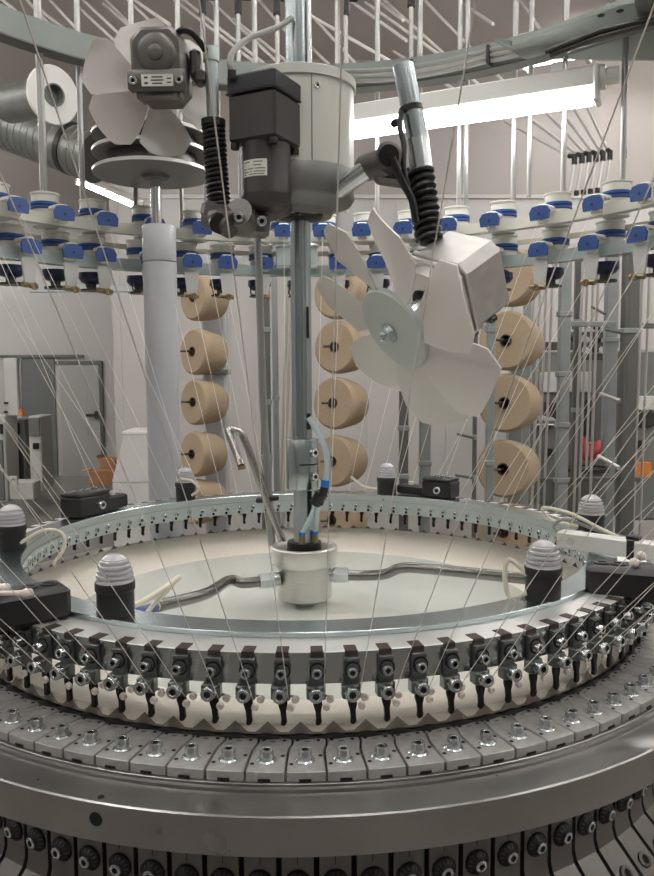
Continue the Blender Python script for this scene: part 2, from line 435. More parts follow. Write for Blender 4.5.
# indicator lamps on the ring
def indicator(px, py, label, tx=None, r=None, a=None):
    q = atz(px, py, .0125); q = Vector((q.x, q.y, .0125))
    rr = math.hypot(q.x, q.y); q *= .886/rr; q.z = .0125
    t = thing('indicator_lamp', label, 'indicator lamp', q, 0, 'domed indicator lamps on the feeder ring')
    mb = MB(); mb.lathe([(.0001, 0), (.040, 0), (.040, .052), (.0425, .054), (.0425, .070), (.041, .072), (.0001, .072)], q, n=32); mb.build('lamp_base', ['black_plastic'], t)
    pr = [(.0405, .072)]
    for i in range(5):
        z = .073+.0098*i; r = .040*math.sqrt(max(0, 1-((i+.1)/6.3)**2.1)); pr += [(r, z), (r*.985, z+.0050), (r*.87, z+.0066), (r*.86, z+.0084)]
    pr += [(.022, .1245), (.016, .1285), (.008, .131), (.0001, .132)]
    mb = MB(); mb.lathe(pr, q, n=32); mb.build('lamp_dome', ['lens'], t)
    return t, q
L1 = indicator(112, 615, 'ribbed domed lamp on a black base at the front left of the ring')
L2 = indicator(548, 598, 'ribbed domed lamp on a black base at the front right of the ring')
L3 = indicator(179, 497, 'ribbed domed lamp at the back of the ring, beside the grey cylinder')
L4 = indicator(388, 493, 'ribbed domed lamp at the back of the ring, right of the shaft')
L5 = indicator(559, 536, 'ribbed domed lamp behind the white bar at the right end of the ring')
L6 = indicator(-5, 549, 'ribbed domed lamp cut by the left edge of the picture')
def lamp_cord(L, pts, label=None, r=.0055, m='cable_cream'):
    t, q = L; mb = MB(); mb.tube(bez([q+Vector(p) for p in pts]), r, 8); mb.build('lamp_cord', [m], t)
lamp_cord(L2, [(-.034, .0, .05), (-.075, .01, .085), (-.085, .012, .05), (-.075, .005, .0), (-.04, -.01, .012)])
lamp_cord(L3, [(.03, -.03, .02), (.06, -.05, .05), (.03, -.045, .082), (-.02, -.03, .085), (-.04, 0, .06)])
lamp_cord(L4, [(-.04, 0, .02), (-.10, .02, .03), (-.15, .03, .07)])
lamp_cord(L5, [(-.04, 0, .03), (-.12, .02, .05), (-.15, .0, .09), (-.08, -.04, .08), (.0, -.07, .04), (.08, -.1, .0)])
lamp_cord(L5, [(-.03, -.02, .02), (-.10, -.03, .015), (-.125, -.03, .04), (-.09, -.04, .062), (0, -.06, .03), (.08, -.1, .012)], m='cable_grey')
lamp_cord(L6, [(.03, -.02, .02), (.09, .01, .05), (.14, .02, .04), (.15, .01, .0), (.12, -.01, -.05)])

# black clamp blocks on the ring
def clamp_block(name, a, label, w, h, l, tail, parts):
    q = pol(math.radians(a), .905, .0125)
    t = thing(name, label, 'sensor block', q, 0, 'black sensor blocks on the feeder ring')
    ang = math.radians(a); R = rotz(ang)
    def P(x, y, z): return q + R @ Vector((x, y, z))
    mb = MB(); mb.box(P(0, 0, h/2), (w, l, h), R, bev=.006); mb.build('block_body', ['black_plastic'], t)
    mb = MB(); mb.box(P(0, 0, h+.006), (w*.96, l*.96, .012), R, bev=.002); mb.build('cover_plate', ['dark_steel'], t)
    for i in (-1, 0, 1):
        mb = MB(); hexhead(mb, P(0, i*l*.28, h+.012), (0, 0, 1), .014, .008); mb.build('cover_screw', ['zinc', 'dark_steel'], t)
    mb = MB(); mb.box(P(tail[0], tail[1], tail[2]), tail[3:6], R, bev=.006); mb.build('side_arm', ['black_plastic'], t)
    mb = MB(); hexhead(mb, P(-w/2, -l*.1, h*.5), R @ Vector((-1, 0, 0)), .016, .02); mb.build('face_screw', ['zinc', 'dark_steel'], t)
    mb = MB(); mb.cyl(P(tail[0], tail[1]+.02*(1 if tail[1] > 0 else -1), tail[2]+tail[5]/2), P(tail[0], tail[1]+.02*(1 if tail[1] > 0 else -1), tail[2]+tail[5]/2+.014), .012, n=12); mb.build('white_pin', ['ceramic'], t)
    return t
clamp_block('sensor_block', 153.5, 'black sensor block with a steel cover at the back left of the ring', .10, .075, .16, (-.01, -.115, .03, .07, .14, .05), 0)
clamp_block('sensor_block', 52.5, 'black sensor block with a side arm at the back right of the ring', .09, .07, .13, (0, .12, .022, .06, .15, .036), 0)
def bar_between(mb, p0, p1, w, h, m=0, bev=.006):
    p0, p1 = Vector(p0), Vector(p1); d = (p1-p0).normalized(); s = d.cross(Vector((0, 0, 1))).normalized(); u = s.cross(d)
    mb.box((p0+p1)/2, ((p1-p0).length, w, h), Matrix((d, s, u)).transposed(), m, bev); return d, s, u
def bar_block(label, p0, p1, w, h, grp):
    t = thing('sensor_bar', label, 'sensor bar', ((p0+p1)/2)-Vector((0, 0, h/2)), 0, grp)
    mb = MB(); d, s, u = bar_between(mb, p0, p1, w, h, bev=.012); mb.build('bar_body', ['black_plastic'], t)
    for f in (.10, .22):
        mb = MB(); mb.lathe([(.018, 0), (.018, .003), (.013, .003), (.012, 0)], p0+(p1-p0)*f+u*h/2, u, n=20); mb.build('round_cap', ['dark_steel'], t)
    return t, d, s, u
p0 = atz(66, 598, .035); p1 = atz(-120, 632, .035)
t, d, s, u = bar_block('black sensor bar entering from the left edge beside the front left lamp', p0, p1, .085, .075, 'black sensor bars at the ends of the ring')
for px, py in ((4, 588), (27, 593)):
    q = atz(px, py, .085); mb = MB(); mb.tube([q-Vector((.10, .0, .0)), q], [.005, .006], 10); mb.lathe([(.0001, .014), (.008, .010), (.010, 0), (.008, -.009), (.0001, -.012)], q, (1, 0, .1), n=12)
    mb.build('white_peg', ['ceramic'], t)
p0 = atz(586, 577, .028); p1 = atz(740, 590, .028)
t, d, s, u = bar_block('black sensor bar under the white bar at the right edge', p0, p1, .09, .075, 'black sensor bars at the ends of the ring')
for px, py in ((634, 563), (641, 556)):
    q = atz(px, py, .075); mb = MB(); mb.lathe([(.0001, .012), (.009, .008), (.013, 0), (.009, -.008), (.0001, -.012)], q, (1, -.3, 0), n=14); mb.build('white_peg', ['ceramic'], t)
# white square bar above it
p0 = atz(560, 538, .046); p1 = atz(790, 570, .046)
t = thing('white_bar', 'long white square bar reaching in from the right edge over the ring', 'machine bar', (p0+p1)/2-Vector((0, 0, .03)))
mb = MB(); d, s, u = bar_between(mb, p0, p1, .05, .046, bev=.003); mb.build('bar_profile', ['white_bar'], t)
q = p0 + (p1-p0)*.36; mb = MB(); mb.box(q, (.020, .056, .054), Matrix((d, s, u)).transposed(), bev=.002); mb.box(q+u*.029, (.034, .03, .014), Matrix((d, s, u)).transposed(), bev=.003); mb.build('cable_tie', ['black_plastic'], t)
mb = MB(); q = p0+(p1-p0)*.075-s*.0 ; ss = s if s.y < 0 else -s; mb.cyl(q+ss*.025, q+ss*.0262, .012, n=18); mb.box(q+ss*.0254-d*.03, (.05, .0012, .003), Matrix((d, s, u)).transposed()); mb.build('key_slot', ['cabinet_grey'], t)

# ------------------------------------------------------------------ centre shaft, hub and support arms
sh = thing('centre_shaft', 'upright steel shaft in the middle, from the hub up to the drive drum', 'shaft', (CX, 0, -.21))
mb = MB(); mb.cyl((CX, 0, .30), (CX, 0, 1.05), .0315, n=32)
for a in (-120, -100, -80, -62): 
    q = pol(math.radians(a), .0312); mb.tube([(CX+q.x, q.y, .33), (CX+q.x, q.y, 1.03)], .0022, 6)
mb.build('upper_shaft', ['shaft_steel'], sh)
mb = MB(); q = pol(math.radians(-52), .0318); mb.box((CX+q.x, q.y, .68), (.004, .011, .095), rotz(math.radians(-52)), bev=.0015); mb.box((CX+q.x, q.y, .375), (.004, .014, .05), rotz(math.radians(-52))); mb.build('slot', ['black_gap'], sh)
mb = MB(); mb.cyl((CX+.003, 0, -.2100), (CX+.003, 0, .30), .0325, n=32); mb.build('lower_shaft', ['mint_steel'], sh)
mb = MB(); mb.lathe([(.033, .163), (.049, .163), (.0505, .165), (.0505, .318), (.049, .320), (.033, .320)], (CX, 0, 0), n=40, closed=True); mb.build('clamp_collar', ['shaft_steel'], sh)
mb = MB(); mb.lathe([(.0508, .240), (.0508, .2445)], (CX, 0, 0), n=24, a0=math.radians(-100), a1=math.radians(-20)); mb.build('collar_slit', ['black_gap'], sh)
for z in (.279, .204):
    q = pol(math.radians(-47), .0495, z); mb = MB(); hexhead(mb, (CX+q.x, q.y, z), pol(math.radians(-47), 1), .0135, .012); mb.build('collar_screw', ['chrome', 'dark_steel'], sh)
for i, (x0, x1) in enumerate(((.022, .028),)):
    mb = MB(); mb.box((CX+.021, -.028, .115), (.014, .006, .085)); mb.build('key', ['black_gap'], sh)
hub = thing('centre_hub', 'machined steel hub around the shaft with a brass-fitted black collar on top', 'hub', (CX+.003, 0, -.187))
mb = MB(); mb.lathe([(.034, -.187), (.083, -.187), (.087, -.183), (.087, -.078), (.1025, -.076), (.1045, -.073), (.1045, -.023), (.102, -.020), (.088, -.020), (.083, -.027), (.083, -.05), (.034, -.05)], (CX+.003, 0, 0), n=64, closed=True)
mb.build('hub_body', ['hub_steel'], hub)
mb = MB(); mb.lathe([(.034, -.05), (.058, -.05), (.060, -.038), (.054, -.032), (.054, -.010), (.052, -.006), (.034, -.006)], (CX+.003, 0, 0), n=40, closed=True); mb.build('top_collar', ['finger_dark'], hub)
for a in (-70, -20):
    for j in range(2):
        q = pol(math.radians((-108, -42)[j]), .043) + Vector((CX+.003, 0, -.006))
    break
FIT = []
for a in (-98, -38):
    q = pol(math.radians(a), .044) + Vector((CX+.003, 0, -.006)); FIT.append(q)
    mb = MB(); mb.cyl(q, q+Vector((0, 0, .026)), .0105, n=6); mb.build('brass_fitting', ['brass'], hub)
    mb = MB(); mb.lathe([(.006, .026), (.0105, .026), (.0105, .037), (.006, .037)], q, n=16, closed=True); mb.build('blue_ring', ['pneu_blue'], hub)
def hexnut(mb, p0, p1, r): mb.cyl(p0, p1, r, n=6)
# support arms
def arm(label, side, pts, nut):
    t = thing('bracing_tube', label, 'support tube', pts[0], 0, None)
    mb = MB(); mb.tube(bez(pts, 12), .0165, 14); mb.build('arm_tube', ['arm_tube'], t)
    d = (Vector(nut[1])-Vector(nut[0])).normalized(); a, b = Vector(nut[0]), Vector(nut[1])
    mb = MB(); mb.cyl(a, a+(b-a)*.3, .021, n=20); mb.build('threaded_end', ['zinc'], t)
    mb = MB(); hexnut(mb, a+(b-a)*.28, b, .027); mb.build('hex_nut', ['zinc'], t)
    return t
a0_ = Vector((CX-.075, -.045, -.115)); a1_ = a0_+Vector((-.062, -.016, -.004))
e = atz(168, 603, -.03); e2 = atz(182, 600, -.035)
arm('grey bent support tube running from the hub to the front left lamp', -1, [a1_+Vector((.01, .002, 0)), a1_+Vector((-.05, -.015, .0)), a1_+Vector((-.09, -.03, .012)), at(205, 594, -.28), at(158, 606, -.42)], (a0_, a1_))
a0_ = Vector((CX+.080, -.02, -.112)); a1_ = a0_+Vector((.062, -.006, 0))
arm('grey bent support tube running from the hub to the front right lamp', 1, [a1_-Vector((.01, 0, 0)), a1_+Vector((.05, -.004, -.001)), at(385, 574, -.05), at(402, 568, -.08), at(430, 569, -.12), at(520, 578, -.30), at(560, 581, -.38)], (a0_, a1_))
# braided wiring at the left arm's end
t = thing('wire_bundle', 'blue and cream wire bundle between the front left lamp and the support tube', 'wiring', at(150, 606, -.5))
mb = MB(); pts = bez([at(158, 606, -.42), at(146, 610, -.46), at(134, 613, -.50), at(124, 612, -.56)], 8); mb.tube(pts, .012, 10); mb.build('cable_sleeve', ['cable_cream'], t)
mb = MB()
for i in range(2, 22):
    p = pts[i]; d = (pts[min(i+1, len(pts)-1)]-pts[i-1]).normalized(); mb.cyl(p-d*.0018+Vector((0, 0, .0)), p+d*.0018, .0128, n=10)
mb.build('spiral_wrap', ['braid_blue'], t)
mb = MB(); mb.tube(bez([at(126, 608, -.56), at(142, 602, -.52), at(162, 590, -.46), at(179, 577, -.40)]), [.008]*40+[.008]*9, 8); mb.build('loose_cable', ['cable_cream'], t)
mb = MB(); mb.tube(bez([at(147, 613, -.5), at(155, 603, -.48), at(166, 592, -.45), at(178, 578, -.40)]), .006, 8); mb.build('cable_end', ['cable_cream'], t)
# pneumatic tubes
t = thing('air_hose', 'clear air hose curving from the shaft down to a black fitting at the collar', 'air hose', at(318, 500, -.05))
mb = MB(); mb.tube(bez([at(309, 418, -.035), at(317, 430, -.05), at(325, 448, -.07), at(327.5, 465, -.075), at(326, 481, -.075)]), .0098, 10); mb.build('hose', ['pneu_tube'], t)
a = at(326, 480, -.075); b = at(325, 487, -.075); mb = MB(); mb.cyl(a, b, .0145, n=16); mb.build('blue_collar', ['pneu_blue'], t)
mb = MB(); mb.tube([at(325, 486, -.075), at(323, 494, -.07)], [.0135, .0135], 14); mb.tube([at(322, 493, -.07), at(315, 504, -.06)], [.021, .018], 14); mb.tube([at(328, 483, -.075), at(321, 505, -.07)], .0065, 8); mb.build('y_fitting', ['black_plastic'], t)
mb = MB(); mb.tube(bez([at(316, 503, -.06), at(311, 516, -.055), FIT[0]+Vector((0, 0, .032))]), .0072, 8); mb.build('hose', ['pneu_tube'], t)
mb = MB(); mb.tube(bez([at(318, 505, -.065), at(317, 518, -.055), FIT[1]+Vector((0, 0, .032))]), .0072, 8); mb.build('hose', ['pneu_tube'], t)
# bent handle rod and plain rod
t = thing('bent_rod', 'steel rod with a hooked top leaning against the hub', 'rod', at(284, 545, .06))
mb = MB(); mb.tube(bez([at(241, 466, -.02), at(238, 457, .0), at(229, 433, .03), at(231, 430.5, .035), at(240, 433, .05), at(246, 443, .05), at(263, 490, .06), at(284, 545, .07)], 10), .0122, 12); mb.build('rod_tube', ['rod_steel'], t)
a = at(241.5, 466, -.02); mb = MB(); mb.cyl(a, at(242, 470, -.023), .0125, n=12); mb.build('end_plug', ['brass'], t)
t2 = thing('guide_rod', 'thin upright steel rod just left of the centre shaft', 'rod', at(270, 538, .09))
mb = MB(); mb.tube([at(257.5, 230, .08), at(263, 400, .08), at(272, 545, .08)], .0125, 12); mb.build('rod_tube', ['tube_steel'], t2)
a = at(267.5, 499, .07); mb = MB(); mb.box(a, (.075, .03, .016), Matrix.Rotation(-.12, 3, 'Y'), bev=.004); mb.build('rod_clamp', ['black_plastic'], t2)

# ------------------------------------------------------------------ drive drum and motor on the shaft
dr = thing('drive_drum', 'cream round drive drum with a grey base at the top of the shaft', 'drive drum', (CX, 0, .99))
mb = MB(); mb.lathe([(.0001, 1.397), (.045, 1.397), (.168, 1.397), (.172, 1.394), (.172, 1.368), (.0001, 1.368)], (CX, 0, 0), n=64); mb.build('drum_lid', ['drum_paint'], dr)
mb = MB(); mb.lathe([(.165, 1.368), (.165, 1.130)], (CX, 0, 0), n=64); mb.tube([(CX+.165*math.cos(-1.35), .165*math.sin(-1.35), 1.367), (CX+.165*math.cos(-1.35), .165*math.sin(-1.35), 1.131)], .0018, 6, m=1); mb.build('drum_shell', ['drum_paint', 'grey_cast'], dr)
a = math.radians(-72); q = pol(a, .165, 1.336); mb = MB(); hexhead(mb, (CX+q.x, q.y, q.z), pol(a, 1), .009, .006); mb.build('shell_screw', ['zinc', 'dark_steel'], dr)
mb = MB(); mb.lathe([(.165, 1.131), (.167, 1.127), (.166, 1.05), (.156, 1.035), (.105, 1.018), (.095, 1.0), (.03, 1.0)], (CX, 0, 0), n=64); mb.build('drum_base', ['grey_cast'], dr)
mb = MB(); mb.lathe([(.0315, .992), (.058, .992), (.070, 1.0), (.072, 1.012)], (CX, 0, 0), n=40); mb.build('bearing', ['finger_dark'], dr)
for a in (-150, -40, -95):
    q = pol(math.radians(a), .078); mb = MB(); hexhead(mb, (CX+q.x, q.y, 1.003), (0, 0, -1), .009, .010); mb.build('base_screw', ['dark_steel', 'black_gap'], dr)
tp = thing('top_pole', 'upright steel pole rising from the drum lid out of the top of the picture', 'pole', (CX, 0, 1.397))
mb = MB(); mb.cyl((CX, 0, 1.398), (CX-.004, 0, 2.35), .0395, n=32); mb.build('pole_tube', ['shaft_steel'], tp)
mb = MB(); mb.lathe([(.04, 1.3975), (.053, 1.3975), (.053, 1.42), (.04, 1.42)], (CX, 0, 0), n=32, closed=True); mb.build('pole_collar', ['finger_dark'], tp)
q = at(307, 12, -.02); mb = MB(); mb.tube([at(307.5, 0, -.035), at(308.5, 64, -.035)], .0045, 8); mb.build('thin_pipe', ['tube_steel'], tp)
mo = thing('drive_motor', 'dark square motor bolted to the front of the cream drum', 'motor', (-.108, -.188, .98))
cx, cy = -.108, -.188; ang = math.radians(62); R = rotz(ang)
mb = MB(); mb.box((cx, cy, 1.223), (.150, .150, .128), R, bev=.008); mb.build('gear_case', ['motor_grey'], mo)
mb = MB(); mb.box((cx, cy, 1.3125), (.155, .155, .051), R, bev=.006); mb.build('case_lid', ['motor_lid'], mo)
mb = MB(); mb.box((cx, cy, 1.2885), (.159, .159, .006), R, bev=.002); mb.build('lid_seam', ['black_plastic'], mo)
for i, j in ((-1, -1), (-1, 1), (1, -1), (1, 1)):
    q = Vector((cx, cy, 1.159)) + R @ Vector((i*.061, j*.061, 0)); mb = MB(); hexhead(mb, q, (0, 0, -1), .012, .016); mb.build('case_screw', ['dark_steel', 'black_gap'], mo)
mb = MB(); mb.lathe([(.0001, .985), (.058, .985), (.068, .993), (.070, 1.002), (.070, 1.020), (.0705, 1.022), (.070, 1.024), (.070, 1.160), (.0001, 1.160)], (cx, cy, 0), n=48); mb.build('motor_can', ['motor_grey'], mo)
# rating plate with print
lb = MB(); a0, a1 = math.radians(-146), math.radians(-84); lb.lathe([(.0708, 1.063), (.0708, 1.108)], (cx, cy, 0), n=16, a0=a0, a1=a1)
lab = lb.build('rating_plate', ['label_white'], mo)
mb = MB()
def lbar(f0, f1, z, h):
    mb.lathe([(.0711, z-h/2), (.0711, z+h/2)], (cx, cy, 0), n=6, a0=a0+(a1-a0)*f0, a1=a0+(a1-a0)*f1)
rnd = random.Random(3)
for z, segs in ((1.101, ((.06, .34), (.5, .84))), (1.092, ((.08, .12), (.48, .8))), (1.083, ((.06, .2), (.24, .5), (.55, .94))), (1.075, ((.06, .3), (.36, .42), (.5, .93))), (1.068, ((.06, .18), (.3, .9)))):
    for s0, s1 in segs:
        x = s0
        while x < s1: 
            w = rnd.uniform(.012, .03); lbar(x, min(s1, x+w), z, .0036); x += w+.010
mb.build('print', ['ink'], lab)
mb = MB(); mb.tube(bez([at(232, 72, -.24), at(230, 62, -.24), at(233, 52, -.22), at(246, 40, -.16), at(262, 33, -.12), at(280, 26, -.07), at(292, 18, -.045)]), .0085, 10); mb.build('motor_cable', ['cable_grey'], mo)
mb = MB(); mb.cyl(at(232, 79, -.235), at(232, 70, -.24), .012, n=12); mb.build('cable_gland', ['dark_steel'], mo)

# ------------------------------------------------------------------ fans on jointed arms
def coil(mb, pts, R, r, turns, n=7):
    base = bez(pts, 20); L = len(base); out = []; N = turns*18
    for i in range(N+1):
        t = i/N*(L-1); k = min(int(t), L-2); p = base[k].lerp(base[k+1], t-k); d = (base[min(k+1, L-1)]-base[max(k-1, 0)]).normalized()
        a = d.cross(Vector((0, -1, 0))).normalized(); b = d.cross(a); ph = 2*PI*turns*i/N
        out.append(p + (a*math.cos(ph)+b*math.sin(ph))*R)
    mb.tube(out, r, n)
def blade_set(t, c, ax, r0, r1, nb, width, pitch, depth, mname, up=(0, 0, 1), ph0=0.0, phase=0):
    R = frame(ax, up)
    for k in range(nb):
        mb = MB(); a = 2*PI*k/nb+ph0; vs = []; nr, nw = 7, 7
        for side in (0, 1):
            for i in range(nr+1):
                f = i/nr; r = r0+(r1-r0)*f; w = width*(.62+.38*math.sin(PI*min(1, .18+f*.62)))*(1 if f < .86 else 1-.35*((f-.86)/.14)**2)
                for j in range(nw+1):
                    g = (j/nw-.5); th = a+g*w + .14*f
                    z = -g*pitch + .010*math.cos(g*PI) + (.0022 if side else -.0022)
                    vs.append(Vector(c) + R @ Vector((r*math.cos(th), r*math.sin(th), z)))
        m = (nr+1)*(nw+1); fs = []
        for i in range(nr):
            for j in range(nw):
                q = i*(nw+1)+j; fs += [(q, q+1, q+nw+2, q+nw+1), (m+q, m+q+nw+1, m+q+nw+2, m+q+1)]
        per = [j for j in range(nw)]+[i*(nw+1)+nw for i in range(nr)]+[nr*(nw+1)+nw-j for j in range(nw)]+[(nr-i)*(nw+1) for i in range(nr)]
        for i in range(len(per)): x, y = per[i], per[(i+1) % len(per)]; fs.append((y, x, m+x, m+y))
        mb.add(vs, fs); mb.build('fan_blade', [mname], t)

# right fan
fr = thing('lint_fan', 'white bladed fan with a silver motor hanging at the right of the shaft', 'fan', at(425, 235, -.28), 0, 'lint fans on jointed arms')
n = Vector((-.74, -.42, -.525)).normalized(); hubc = at(393, 330, -.335)
mc = at(452, 287, -.25); n = (hubc-mc).normalized(); Rf = frame(n, (.5, 0, 1)); 
dc = hubc - n*.03
blade_set(fr, dc, n, .055, .325, 7, .88, .055, 0, 'fan_plastic', up=(.5, 0, 1), ph0=.35)
mb = MB(); mb.lathe([(.0001, .010), (.095, .008), (.118, .003), (.122, -.003), (.122, -.014), (.06, -.02)], hubc, n, n=48); mb.build('hub_disc', ['fan_hub'], fr)
mb = MB(); mb.lathe([(.006, .012), (.028, .012), (.028, .016), (.006, .016)], hubc, n, n=24, closed=True); mb.cyl(hubc+n*.014, hubc+n*.032, .017, n=6); mb.cyl(hubc+n*.03, hubc+n*.046, .008, n=12); mb.build('hub_nut', ['zinc'], fr)
mb = MB(); mb.lathe([(.085, -.10), (.098, -.095), (.104, -.06), (.104, .0), (.096, .02), (.05, .03)], mc+n*.075, n, n=48); mb.build('motor_drum', ['cast_silver'], fr)
mb = MB(); mb.cyl(mc+n*.1, hubc-n*.02, .03, n=20); mb.build('drive_spindle', ['zinc'], fr)
def oct(w, h, c): return [(w-c, -h), (w, -h+c), (w, h-c), (w-c, h), (-w+c, h), (-w, h-c), (-w, -h+c), (-w+c, -h)]
mb = MB(); mb.prism(oct(.106, .106, .026), -.09, .035, Rf, mc-n*.01, bev=.006); mb.build('motor_case', ['cast_silver'], fr)
mb = MB(); mb.prism(oct(.113, .113, .026), .035, .05, Rf, mc-n*.01, bev=.004); mb.prism(oct(.113, .113, .026), .062, .075, Rf, mc-n*.01, bev=.004); mb.build('case_flange', ['cast_silver'], fr)
ex = (Rf @ Vector((1, 0, 0))); ey = (Rf @ Vector((0, 1, 0)))
lowd = ex if ex.dot(Vector((.6, 0, -.8))) > 0 else -ex
for cand in (ex, -ex, ey, -ey):
    if cand.dot(Vector((.75, 0, -.65))) > lowd.dot(Vector((.75, 0, -.65))): lowd = cand
sd = n.cross(lowd)
for off, w, mname in ((-.05, .03, 'dark_steel'), (-.012, .022, 'cast_silver'), (.026, .026, 'dark_steel')):
    mb = MB(); mb.box(mc + lowd*.114 + n*off*1.0, (.02, .18, w), Matrix((lowd, sd, n)).transposed(), bev=.005); mb.build('cooling_rib', [mname], fr)
pole_pts = [at(403, 66, -.16), at(414, 120, -.17), at(424, 166, -.18)]
ja = thing('fan_stand', 'steel arm with a black coil carrying the right fan', 'fan arm', at(385, 158, -.17), 0, 'jointed fan arms on the drum')
mb = MB(); mb.tube([pole_pts[0], at(418, 140, -.175)], .0305, 24); mb.build('arm_pole', ['shaft_steel'], ja)
mb = MB(); mb.tube([at(416.5, 140, -.175), at(421, 170, -.18)], .0345, 24); mb.build('pole_sleeve', ['zinc'], ja)
mb = MB(); coil(mb, [at(420, 168, -.18), at(425, 205, -.20), at(429, 240, -.22)], .034, .0068, 10); mb.build('coil_sleeve', ['black_rubber'], ja)
mb = MB(); mb.tube([at(420, 168, -.18), at(425, 205, -.20), at(430, 243, -.22)], .029, 12); mb.build('inner_tube', ['black_plastic'], ja)
mb = MB(); mb.tube([at(337, 190, -.10), at(372, 166, -.16)], .028, 20); mb.build('link_tube', ['zinc'], ja)
mb = MB(); mb.cyl(at(366, 168, -.12), at(390, 160, -.24), .038, n=24); mb.lathe([(.026, 0), (.036, 0), (.038, .006), (.030, .008), (.026, .006)], at(388, 156, -.245), (at(388, 156, -.245)-at(372, 163, -.12)).normalized(), n=24); mb.box(at(392, 178, -.17), (.10, .06, .04), Matrix.Rotation(.15, 3, 'Y'), bev=.01); mb.build('clamp_block', ['cast_metal'], ja)
mb = MB(); mb.cyl(at(387, 156, -.24), at(389, 155.5, -.262), .029, n=20); mb.build('rubber_plug', ['black_rubber'], ja)
mb = MB(); mb.lathe([(.0305, -.008), (.034, -.008), (.034, .008), (.0305, .008)], at(411, 110, -.169), (pole_pts[1]-pole_pts[0]).normalized(), n=24, closed=True); mb.cyl(at(396, 122, -.19), at(394, 124, -.20), .011, n=12); mb.build('cable_clip', ['black_rubber'], ja)
mb = MB(); mb.tube(bez([at(392, 158, -.26), at(399, 175, -.25), at(404, 185, -.24), at(412, 200, -.24), at(416, 222, -.24)]), .011, 10); mb.tube(bez([at(401, 112, -.2), at(400, 128, -.21), at(404, 145, -.22), at(404, 170, -.23), at(410, 195, -.23)]), .008, 10); mb.build('arm_cable', ['black_rubber'], ja)

# left fan
fl = thing('lint_fan', 'white bladed fan seen behind its grey motor, left of the drum', 'fan', at(160, 105, -.25), 0, 'lint fans on jointed arms')
fc = at(153, 88, -.12); n = (fc-at(158, 80, -.4)).normalized(); n = Vector((n.x, n.y, -.12)).normalized()
blade_set(fl, fc, n, .04, .196, 6, .98, .040, 0, 'fan_plastic', up=(0, 0, 1), ph0=.2)
mb = MB(); mb.cyl(fc-n*.03, fc+n*.02, .045, n=32); mb.cyl(fc-n*.12, fc, .02, n=16); mb.build('hub_disc', ['fan_plastic'], fl)
m0 = at(161, 68, -.22); Rm = frame((-.06, -1, -.10), (0, 0, 1)); K = .86
mb = MB(); mb.prism(oct(.083*K, .108*K, .034*K), -.06, .05, Rm, m0, bev=.012); mb.build('motor_case', ['cast_metal'], fl)
mb = MB(); mb.lathe([(.0001, .012), (.010, .014), (.019, .010), (.021, .006), (.043, .006), (.050, .002), (.054, -.004)], m0+Rm @ Vector((0, .028*K, .052)), Rm @ Vector((0, 0, 1)), n=36); mb.build('motor_cap', ['cast_metal'], fl)
mb = MB(); mb.box(m0+Rm @ Vector((.0, -.052*K, .045)), (.158, .054, .034), Rm, bev=.006); mb.box(m0+Rm @ Vector((.0, -.092*K, .02)), (.12, .028, .06), Rm, bev=.008); mb.build('gear_flange', ['cast_metal'], fl)
for i in (-1, 1):
    q = m0+Rm @ Vector((i*.062, -.055*K, .060)); mb = MB(); hexhead(mb, q, Rm @ Vector((0, 0, 1)), .011, .008); mb.build('flange_screw', ['zinc', 'black_gap'], fl)
mb = MB(); mb.box(m0+Rm @ Vector((.003, -.055*K, .0635)), (.085, .030, .0015), Rm); pl = mb.build('rating_plate', ['label_white'], fl)
mb = MB()
for i, (x, y, w, h) in enumerate(((-.030, .007, .010, .005), (-.030, -.007, .010, .005), (.0, .008, .03, .003), (.0, .0, .034, .003), (.0, -.008, .028, .003), (.032, .004, .012, .003), (.032, -.006, .012, .003))):
    mb.box(m0+Rm @ Vector((.003+x, -.055*K+y, .0645)), (w, h, .0008), Rm)
mb.build('print', ['ink'], pl)
mb = MB(); mb.box(at(196, 66, -.20), (.030, .06, .075), None, bev=.008); mb.box(at(200, 78, -.21), (.03, .05, .04), None, bev=.008); mb.build('side_clamp', ['dark_steel'], fl)
mb = MB(); mb.tube(bez([at(177, 33, -.26), at(183, 30, -.27), at(192, 33, -.26), at(200, 42, -.24), at(205, 50, -.22)]), .009, 10); mb.build('motor_cable', ['black_rubber'], fl)
jl = thing('fan_stand', 'steel arm with a black coil carrying the left fan', 'fan arm', at(232, 215, -.18), 0, 'jointed fan arms on the drum')
mb = MB(); mb.tube([at(211, 58, -.20), at(213.5, 124, -.20)], .0175, 20); mb.build('arm_pole', ['mint_steel'], jl)
mb = MB(); mb.tube([at(210.5, 48, -.20), at(211.2, 62, -.20)], .0215, 20); mb.build('pole_cap', ['mint_steel'], jl)
mb = MB(); coil(mb, [at(213.5, 124, -.20), at(216, 165, -.20), at(219, 206, -.20)], .0285, .0052, 17); mb.build('coil_sleeve', ['black_rubber'], jl)
mb = MB(); mb.tube([at(213.3, 121, -.20), at(219, 208, -.20)], .024, 12); mb.lathe([(.018, -.006), (.034, -.006), (.034, .01), (.018, .012)], at(213.5, 124, -.20), (0, 0, 1), n=20); mb.build('inner_tube', ['black_plastic'], jl)
mb = MB(); mb.box(at(218, 214, -.20), (.09, .08, .05), Matrix.Rotation(.25, 3, 'Y'), bev=.012); mb.cyl(at(210, 216, -.20), at(232, 226, -.24), .036, n=20); mb.cyl(at(238, 212, -.24), at(246, 222, -.18), .040, n=24); mb.box(at(247, 224, -.16), (.13, .06, .07), Matrix.Rotation(.1, 3, 'Y'), bev=.012); mb.build('clamp_block', ['cast_metal'], jl)
mb = MB(); mb.cyl(at(218, 222, -.245), at(219.5, 224, -.262), .027, n=20); mb.build('rubber_plug', ['black_rubber'], jl)
